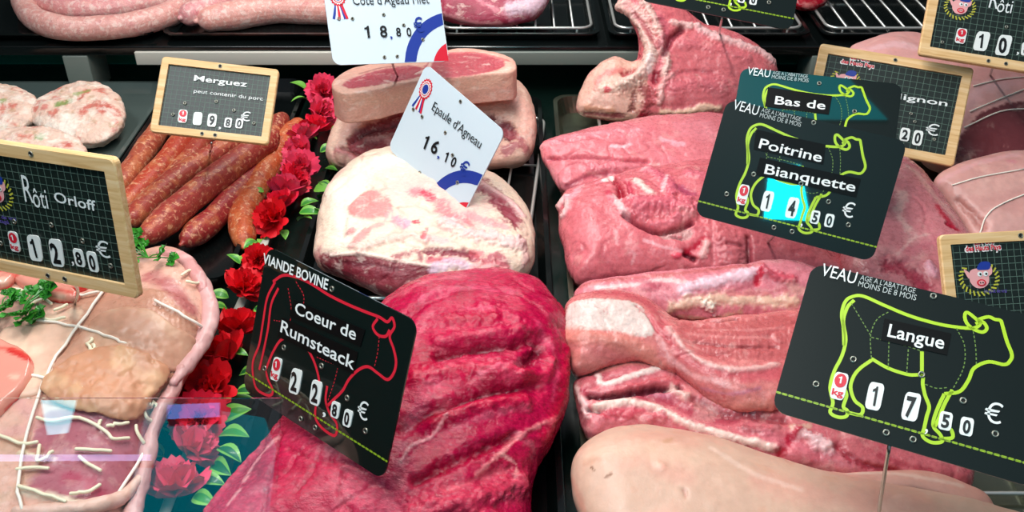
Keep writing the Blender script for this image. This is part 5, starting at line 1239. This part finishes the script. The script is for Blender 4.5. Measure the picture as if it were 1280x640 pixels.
def pig(t, c, s, caption=True):
    """the round pig emblem: c centre, s radius, card metres"""
    mb = MB(); z = 0.0026; c = np.array(c)
    for k in range(26):
        a = 2 * math.pi * k / 26
        if 55 < math.degrees(a) < 125: continue
        p = c + np.array([math.cos(a) * s * 1.15, math.sin(a) * s]); d = np.array([math.cos(a + .5), math.sin(a + .5)])
        ribbon(mb, [p - d * s * .16, p + d * s * .16], s * .1, z, IX['print_yellow'])
    def blob(pts, mi, dz): 
        q = catmull([c + np.array(p) * s for p in pts], 4, True); mb.add([(*x, z + dz) for x in q], [tuple(range(len(q)))], IX[mi])
    blob([(-.62, .1), (-.5, .5), (0, .62), (.5, .5), (.62, .1), (.55, -.35), (.2, -.62), (-.25, -.6), (-.55, -.3)], 'print_pink', .0002)
    blob([(-.55, .3), (-.92, .62), (-.75, .12), (-.6, 0)], 'print_pink', .0003)
    blob([(.42, .42), (.8, .7), (.85, .3), (.6, .1)], 'print_pink', .0003)
    blob([(-.1, .58), (.2, 1.0), (.75, .95), (.7, .55), (.3, .5)], 'print_blue', .0005)
    for x in (.05, .42):
        disc(mb, c + np.array([x, .25]) * s, s * .16, z + .0006, IX['tile_white'], n=12); disc(mb, c + np.array([x + .03, .24]) * s, s * .07, z + .0008, IX['print_black'], n=10)
    disc(mb, c + np.array([.1, -.3]) * s, s * .3, z + .0006, IX['print_red'], s * .22, 14); disc(mb, c + np.array([.1, -.3]) * s, s * .2, z + .0008, IX['print_pink'], s * .14, 14)
    for x in (.02, .18): disc(mb, c + np.array([x, -.3]) * s, s * .05, z + .001, IX['print_black'], n=8)
    compact(mb, 'pig_emblem', t.root)
def wlet(t, items, name='lettering'):
    for it in items:
        mb = MB(); s, p0, p1, cap, mi = it[:5]; kw = it[5] if len(it) > 5 else {}
        kw = dict(kw); dz = kw.pop('dz', 0); text_on(mb, s, p0, p1, cap, 0.0032 + dz, IX[mi], **kw)
        compact(mb, name, t.root)
_th = TH
for t in (ME, OR, MI, RO, PC): wood_art(t)
TH = 0.0026
def oq(t): return lambda x, y: t.at(*OR.nrm(x, y))
def roti(t, q, word='Rôti'):
    wlet(t, [('R', q(36, 250), q(47, 252), 0.021, 'print_white', dict(bold=0.0, shear=0.1)), ('ôti', q(48, 257), q(67, 259), 0.0155, 'print_white', dict(bold=0.0, shear=0.15))], 'script_word')
def brand(t, q, off=(0, 0)):
    wlet(t, [('Le Porc', q(-9 + off[0], 193 + off[1]), q(16 + off[0], 196 + off[1]), 0.0050, 'tile_white', dict(bold=0.09, dz=-.0003)), ('des Hauts Pays', q(-18 + off[0], 201 + off[1]), q(26 + off[0], 207 + off[1]), 0.0050, 'tile_white', dict(bold=0.09, dz=-.0003))], 'brand_outline')
    wlet(t, [('Le Porc', q(-8 + off[0], 192 + off[1]), q(15 + off[0], 195 + off[1]), 0.0042, 'print_red', dict(bold=0.03)), ('des Hauts Pays', q(-17 + off[0], 200 + off[1]), q(25 + off[0], 206 + off[1]), 0.0042, 'print_red', dict(bold=0.03))], 'brand_words')
def wprice(t, q, ds):
    for d, (x, y, w, h) in zip(ds, ((22, 300, 13, 25), (48, 308, 17, 32), (75, 314, 17, 34), (103, 320, 13, 22), (120, 325, 13, 25))):
        if d is None: continue
        k = .16
        tile(t.root, [q(x - w / 2 - 2, y - h / 2 - 1), q(x + w / 2 - 3, y - h / 2 + 1), q(x + w / 2 + 2, y + h / 2 + 1), q(x - w / 2 + 3, y + h / 2 - 1)], d, kg=(d == 'kg'))
q = oq(OR)
roti(OR, q); pig(OR, q(-2, 238), 0.0125); wprice(OR, q, ['kg', '1', '2', '8', '0'])
wlet(OR, [('Orloff', OR.loc(73, 250), OR.loc(125, 262), 0.0078, 'print_white'), (',', q(94, 327), q(97, 328), 0.01, 'print_white'), ('€', q(126, 318), q(143, 321), 0.0125, 'print_white', dict(bold=0.0)), ('un goût de vrai', q(-16, 268), q(25, 274), 0.003, 'print_purple'), ('partagé', q(-4, 275), q(16, 278), 0.003, 'print_purple')])
q = oq(RO)
roti(RO, q); pig(RO, RO.loc(1199, 10), 0.0125); wprice(RO, q, ['kg', '1', '0', '8', '0'])
wlet(RO, [(',', q(94, 327), q(97, 328), 0.01, 'print_white'), ('€', q(126, 318), q(143, 321), 0.0125, 'print_white', dict(bold=0.0))])
q = oq(MI)
brand(MI, q); pig(MI, q(0, 232), 0.0125); wprice(MI, q, ['kg', '2', '5', '2', '0'])
wlet(MI, [('Filet Mignon', MI.loc(1058, 115), MI.loc(1183, 134), 0.0068, 'print_white'), ('€', q(126, 318), q(143, 321), 0.0125, 'print_white', dict(bold=0.0))])
q = oq(PC)
brand(PC, q); pig(PC, PC.loc(1222, 348), 0.0125)
wlet(PC, [('un goût de vrai', PC.loc(1228, 366), PC.loc(1256, 366), 0.003, 'print_purple')])
L = ME.loc
wlet(ME, [('Merguez', L(243, 102), L(309, 110), 0.0062, 'print_white', dict(bold=0.015)), ('peut contenir du porc', L(243, 117), L(329, 127), 0.0042, 'print_white', dict(bold=0.0)), (',', L(274, 161), L(277, 162), 0.008, 'print_white'), ('€', L(301, 152), L(313, 153), 0.010, 'print_white', dict(bold=0.0))])
for d, x, y, w, h in (('kg', 229.5, 146, 11, 16), ('', 248, 149, 11, 16), ('9', 266, 151, 11, 16), ('8', 286, 154, 9, 12), ('0', 300, 155, 9, 12)):
    tile(ME.root, [L(x - w / 2 + 1, y - h / 2), L(x + w / 2 + 1, y - h / 2 + 1), L(x + w / 2 - 1, y + h / 2 + 1), L(x - w / 2 - 1, y + h / 2)], d, kg=(d == 'kg'))
for p in ((217, 144), (232, 130), (271, 128), (293, 139), (318, 155)): grommet(ME.root, L(*p), 0.0013)
for p in ((22, 275), (68, 279), (5, 302), (107, 299), (142, 330)): grommet(OR.root, OR.loc(*p), 0.0014)
for p in ((1138, 143), (1143, 153), (1167, 175)): grommet(MI.root, MI.loc(*p), 0.0013)
for p in ((1177, 54), (1257, 35)): grommet(RO.root, RO.loc(*p), 0.0013)
TH = _th

# white cards for the lamb
def white_art(t):
    mb = MB(); w, h = t.w, t.h
    plate(mb, rrect(-w / 2, 0, w / 2, h, 0.008, 6), 0, TH, IX['white_card'])
    z = TH + 0.0002
    def sector(c, r0, r1, mi):
        for k in range(60):
            for j in range(4):
                ra = r0 + (r1 - r0) * j / 4; rb = r0 + (r1 - r0) * (j + 1) / 4; a = 2 * math.pi * k / 60; b = 2 * math.pi * (k + 1) / 60
                qd = [(c[0] + r * math.cos(x), c[1] + r * math.sin(x)) for r, x in ((ra, a), (rb, a), (rb, b), (ra, b))]
                cq = [(min(max(x, -w / 2 + .001), w / 2 - .0006), min(max(y, .0006), h - .001)) for x, y in qd]
                ar = sum(cq[i][0] * cq[(i + 1) % 4][1] - cq[(i + 1) % 4][0] * cq[i][1] for i in range(4))
                if abs(ar) > 1e-8: mb.add([(*p, z) for p in cq], [(0, 1, 2, 3)], IX[mi])
    c = (w * .60, -h * .10)
    sector(c, w * .40, w * .50, 'print_blue'); sector(c, 0, w * .25, 'print_red')
    compact(mb, 'board', t.root)
    e = MB(); c = np.array(t.at(.11, .79)); n = 18; z = TH + .0004
    for rad, mi, dz in ((.0098, 'print_red', 0), (.0078, 'print_white', .0001), (.0066, 'print_red', .0002), (.0056, 'print_white', .0003), (.0046, 'print_blue', .0004)):
        m_ = n * 4
        e.add([(c[0] + rad * (1 + (.07 if rad > .005 else 0) * math.cos(n * a)) * math.cos(a) * .85, c[1] + rad * 1.1 * (1 + (.07 if rad > .005 else 0) * math.cos(n * a)) * math.sin(a), z + dz) for a in np.arange(m_) * 2 * math.pi / m_], [tuple(range(m_))], IX[mi])
    for i, (dx, mi) in enumerate(((-.007, 'print_blue'), (-.0035, 'print_white'), (-.001, 'print_red'), (.0025, 'print_white'), (.005, 'print_blue'), (.0072, 'print_red'))):
        ribbon(e, [c + np.array([dx * .35, -.008]), c + np.array([dx * 1.0, -.024])], .0026, z - .0001 + i * .00002, IX[mi])
    compact(e, 'rosette_emblem', t.root)
white_art(FI); white_art(EP)
q = lambda a, b: EP.at(a, b)
L = EP.loc
lettering(EP, [("Epaule d'Agneau", L(541, 137), L(601, 186), 0.0098, 'print_black', dict(bold=0.0)), ('1', L(529, 184), L(533, 187), 0.0145, 'print_black', dict(bold=0.02)), ('6', L(539, 188), L(546, 194), 0.0145, 'print_black', dict(bold=0.02)), (',', L(548, 196), L(551, 198), 0.009, 'print_blue'), ('1', L(556, 201), L(559, 203), 0.0105, 'print_black', dict(bold=0.02)), ('0', L(564, 206), L(569, 210), 0.0105, 'print_black', dict(bold=0.02)), ('€', L(574, 214), L(583, 221), 0.0145, 'print_blue')])
for p in ((577, 127), (558, 166), (567, 194), (518, 137), (529, 146), (526, 216), (538, 226), (573, 228)): grommet(EP.root, L(*p), .0015)
L = FI.loc
lettering(FI, [("Côte d'Ageau Filet", L(441, 7), L(536, 5), 0.0108, 'print_black', dict(bold=0.0)), ('1', L(456, 48), L(462, 48), 0.0125, 'print_black', dict(bold=0.02)), ('8', L(475, 47), L(484, 47), 0.0125, 'print_black', dict(bold=0.02)), (',', L(487, 48), L(490, 48), 0.009, 'print_blue'), ('8', L(495, 46), L(501, 46), 0.0095, 'print_black', dict(bold=0.02)), ('0', L(508, 46), L(514, 46), 0.0095, 'print_black', dict(bold=0.02)), ('€', L(518, 41), L(530, 40), 0.0155, 'print_blue')])
for p in ((423, 24), (440, 24), (479, 19), (504, 32), (528, 50), (480, 72), (496, 71)): grommet(FI.root, L(*p), .0014)
# ------------------------------------------------------------------ pins
def body(n): return [b for b in bodies if b.name == n or b.name.startswith(n + '.')]
def foot(u, v, ob):
    h = cast(u, v, ob); return h[0] - h[1] * .006
pin(LG, foot(1098, 660, body('veal_tongue')[1]), LG.loc(1112, 556))
pin(EP, foot(519, 254, body('lamb_shoulder')[0]), EP.loc(531, 230))
pin(OR, foot(96, 374, RST), OR.loc(91, 354))
pin(BV, foot(440, 560, body('beef_rump')[0]), (0.0, 0.012))
pin(PO, foot(960, 300, body('veal_cut')[0]), (0.0, 0.012))
pin(BA, foot(940, 230, body('veal_cut')[0]), (0.0, 0.012))
pin(TV, foot(901, 37, body('veal_rib_chop')[0]), TV.loc(903, 22))
pin(MI, foot(1100, 240, body('pork_loin')[0]), (0.0, 0.01))
pin(RO, foot(1240, 90, body('pork_roast')[0]), (0.0, 0.01))
pin(PC, foot(1270, 300, body('pork_roast')[1]), (0.0, 0.01))
pin(FI, foot(500, 92, body('lamb_saddle')[1]), (0.0, 0.01))
pin(ME, P(262, 188, .035), ME.loc(264, 178))
w = bpy.data.worlds.new('world'); scene.world = w; w.use_nodes = True
w.node_tree.nodes['Background'].inputs[0].default_value = (0.75, 0.85, 1.0, 1); w.node_tree.nodes['Background'].inputs[1].default_value = 0.22
def area(name, loc, tgt, sx, sy, power, color=(1, 1, 1)):
    l = bpy.data.lights.new(name, 'AREA'); l.shape = 'RECTANGLE'; l.size = sx; l.size_y = sy; l.energy = power; l.color = color
    o = bpy.data.objects.new(name, l); COL.objects.link(o); o.location = loc
    d = Vector(tgt) - Vector(loc); o.rotation_euler = d.to_track_quat('-Z', 'Y').to_euler(); return o
area('case_lamp', (-0.1, 1.0, 0.95), (0, 1.0, 0), 1.9, 0.07, 15.5, (1.0, 0.97, 0.93))
area('ceiling_lamp', (-0.75, 0.42, 1.5), (0, 0.85, 0), 0.9, 0.3, 12, (0.97, 0.98, 1.0))
scene.view_settings.view_transform = 'Standard'; scene.view_settings.look = 'None'
scene.view_settings.exposure = 0.0; scene.view_settings.gamma = 1.0; scene.view_settings.use_curve_mapping = False
scene.render.film_transparent = False
scene.cycles.max_bounces = 8

# ------------------------------------------------------------------ the slanted front glass and the unseen glow panels added for its reflections
gm = bpy.data.materials.new('front_glass'); gm.use_nodes = True; N = gm.node_tree.nodes; Lk = gm.node_tree.links; N.clear()
o_ = N.new('ShaderNodeOutputMaterial'); mx = N.new('ShaderNodeMixShader'); tr = N.new('ShaderNodeBsdfTransparent'); gs = N.new('ShaderNodeBsdfGlossy'); fr = N.new('ShaderNodeFresnel')
tr.inputs[0].default_value = (.98, .99, .99, 1); gs.inputs['Roughness'].default_value = 0.0; fr.inputs[0].default_value = 1.52
Lk.new(fr.outputs[0], mx.inputs[0]); Lk.new(tr.outputs[0], mx.inputs[1]); Lk.new(gs.outputs[0], mx.inputs[2]); Lk.new(mx.outputs[0], o_.inputs[0])
GY, GZ = 0.36, 0.58 - 0.36 * math.tan(PITCH + math.atan((497 - 320) / FPX)); gd = np.array([0, -math.cos(math.radians(43)), -math.sin(math.radians(43))]); gnn = np.array([0, -math.sin(math.radians(43)), math.cos(math.radians(43))])
gt = np.array([0, GY, GZ]); gx1 = PY(345, 560, 0.34)[0]
mb = MB(); a = []
for x in (-0.8, gx1):
    for s_, k in ((0, 0), (0.30, 0), (0.30, 1), (0, 1)): a.append(gt + gd * s_ - gnn * .004 * k + np.array([x, 0, 0]))
mb.add(a, [(0, 3, 2, 1), (4, 5, 6, 7), (0, 1, 5, 4), (1, 2, 6, 5), (2, 3, 7, 6), (3, 0, 4, 7)])
gl_ = mb.build('window_1', gm, None, False); tag(gl_, kind='structure')
def mirrored(pxs, org, n, dist):
    out = []
    for u, v in pxs:
        d = ray(u, v); d = d / np.linalg.norm(d); t = ((org - CAM) @ n) / (d @ n); p = CAM + d * t; r = d - 2 * (d @ n) * n
        out.append(p + r * dist / abs(r[1]))
    return out
def lit(name, pts, color, strength, label, cat='sign', grp=None):  # unseen emitter added behind the camera, outlined to give one reflection
    m = mat(name + '_face', (10, 10, 10), .5, emit=color, es=strength)
    q = np.array(pts); n = np.cross(q[1] - q[0], q[-1] - q[0]); n /= np.linalg.norm(n); k = len(q)
    c = q.mean(0); 
    if n @ (np.array([0, .6, .1]) - c) < 0: n = -n
    mb = MB(); mb.add(list(q) + list(q - n * .02), [tuple(range(k))], 0); mb.add(list(q) + list(q - n * .02), [tuple(range(k, 2 * k))] + [(i, (i + 1) % k, (i + 1) % k + k, i + k) for i in range(k)], 1)
    o = mb.build(name, [m, M['side']], None, False); return tag(o, label, cat, grp)
lit('added_glow_panel', mirrored([(183, 503), (212, 503), (330, 522), (345, 560), (330, 700), (150, 700), (165, 600)], gt, gnn, 1.0), (0, 190, 215), 2.2, 'large teal unseen glow panel, added to be mirrored low in the front glass')
lit('added_glow_panel', mirrored([(50, 500), (95, 500), (84, 541), (58, 544)], gt, gnn, 0.95), (150, 240, 255), 9, 'small pale cyan unseen glow panel added to mirror in the glass over the roast')
lit('added_glow_strip', mirrored([(-60, 568), (188, 568), (188, 576), (-60, 577)], gt, gnn, 0.95), (190, 190, 255), 6, 'long lavender unseen glow strip added to mirror across the roast', 'glow panel')  # added emitter, only there for the lavender streak in the glass
lit('added_glow_strip', mirrored([(208, 506), (274, 503), (274, 521), (208, 524)], gt, gnn, 0.95), (110, 160, 255), 6, 'short blue unseen glow strip added to mirror over the pink flowers', 'glow panel')  # added emitter, only there for the blue streak in the glass
lit('added_glow_panel', mirrored([(905, 78), (1050, 86), (1110, 150), (900, 150)], BA.org, BA.B[:, 2], 1.3), (0, 175, 185), 4.5, 'broad dim teal unseen glow panel added to mirror in the Bas de card')  # added only so this card mirrors teal
pn = PO.B[:, 2]
lit('added_glow_panel', mirrored([(962, 206), (1000, 207), (1013, 276), (955, 273)], PO.org, pn, 0.9), (0, 235, 255), 60, 'bright cyan unseen glow panel added to mirror in the Poitrine card')  # added emitter placed so the card mirrors a cyan patch
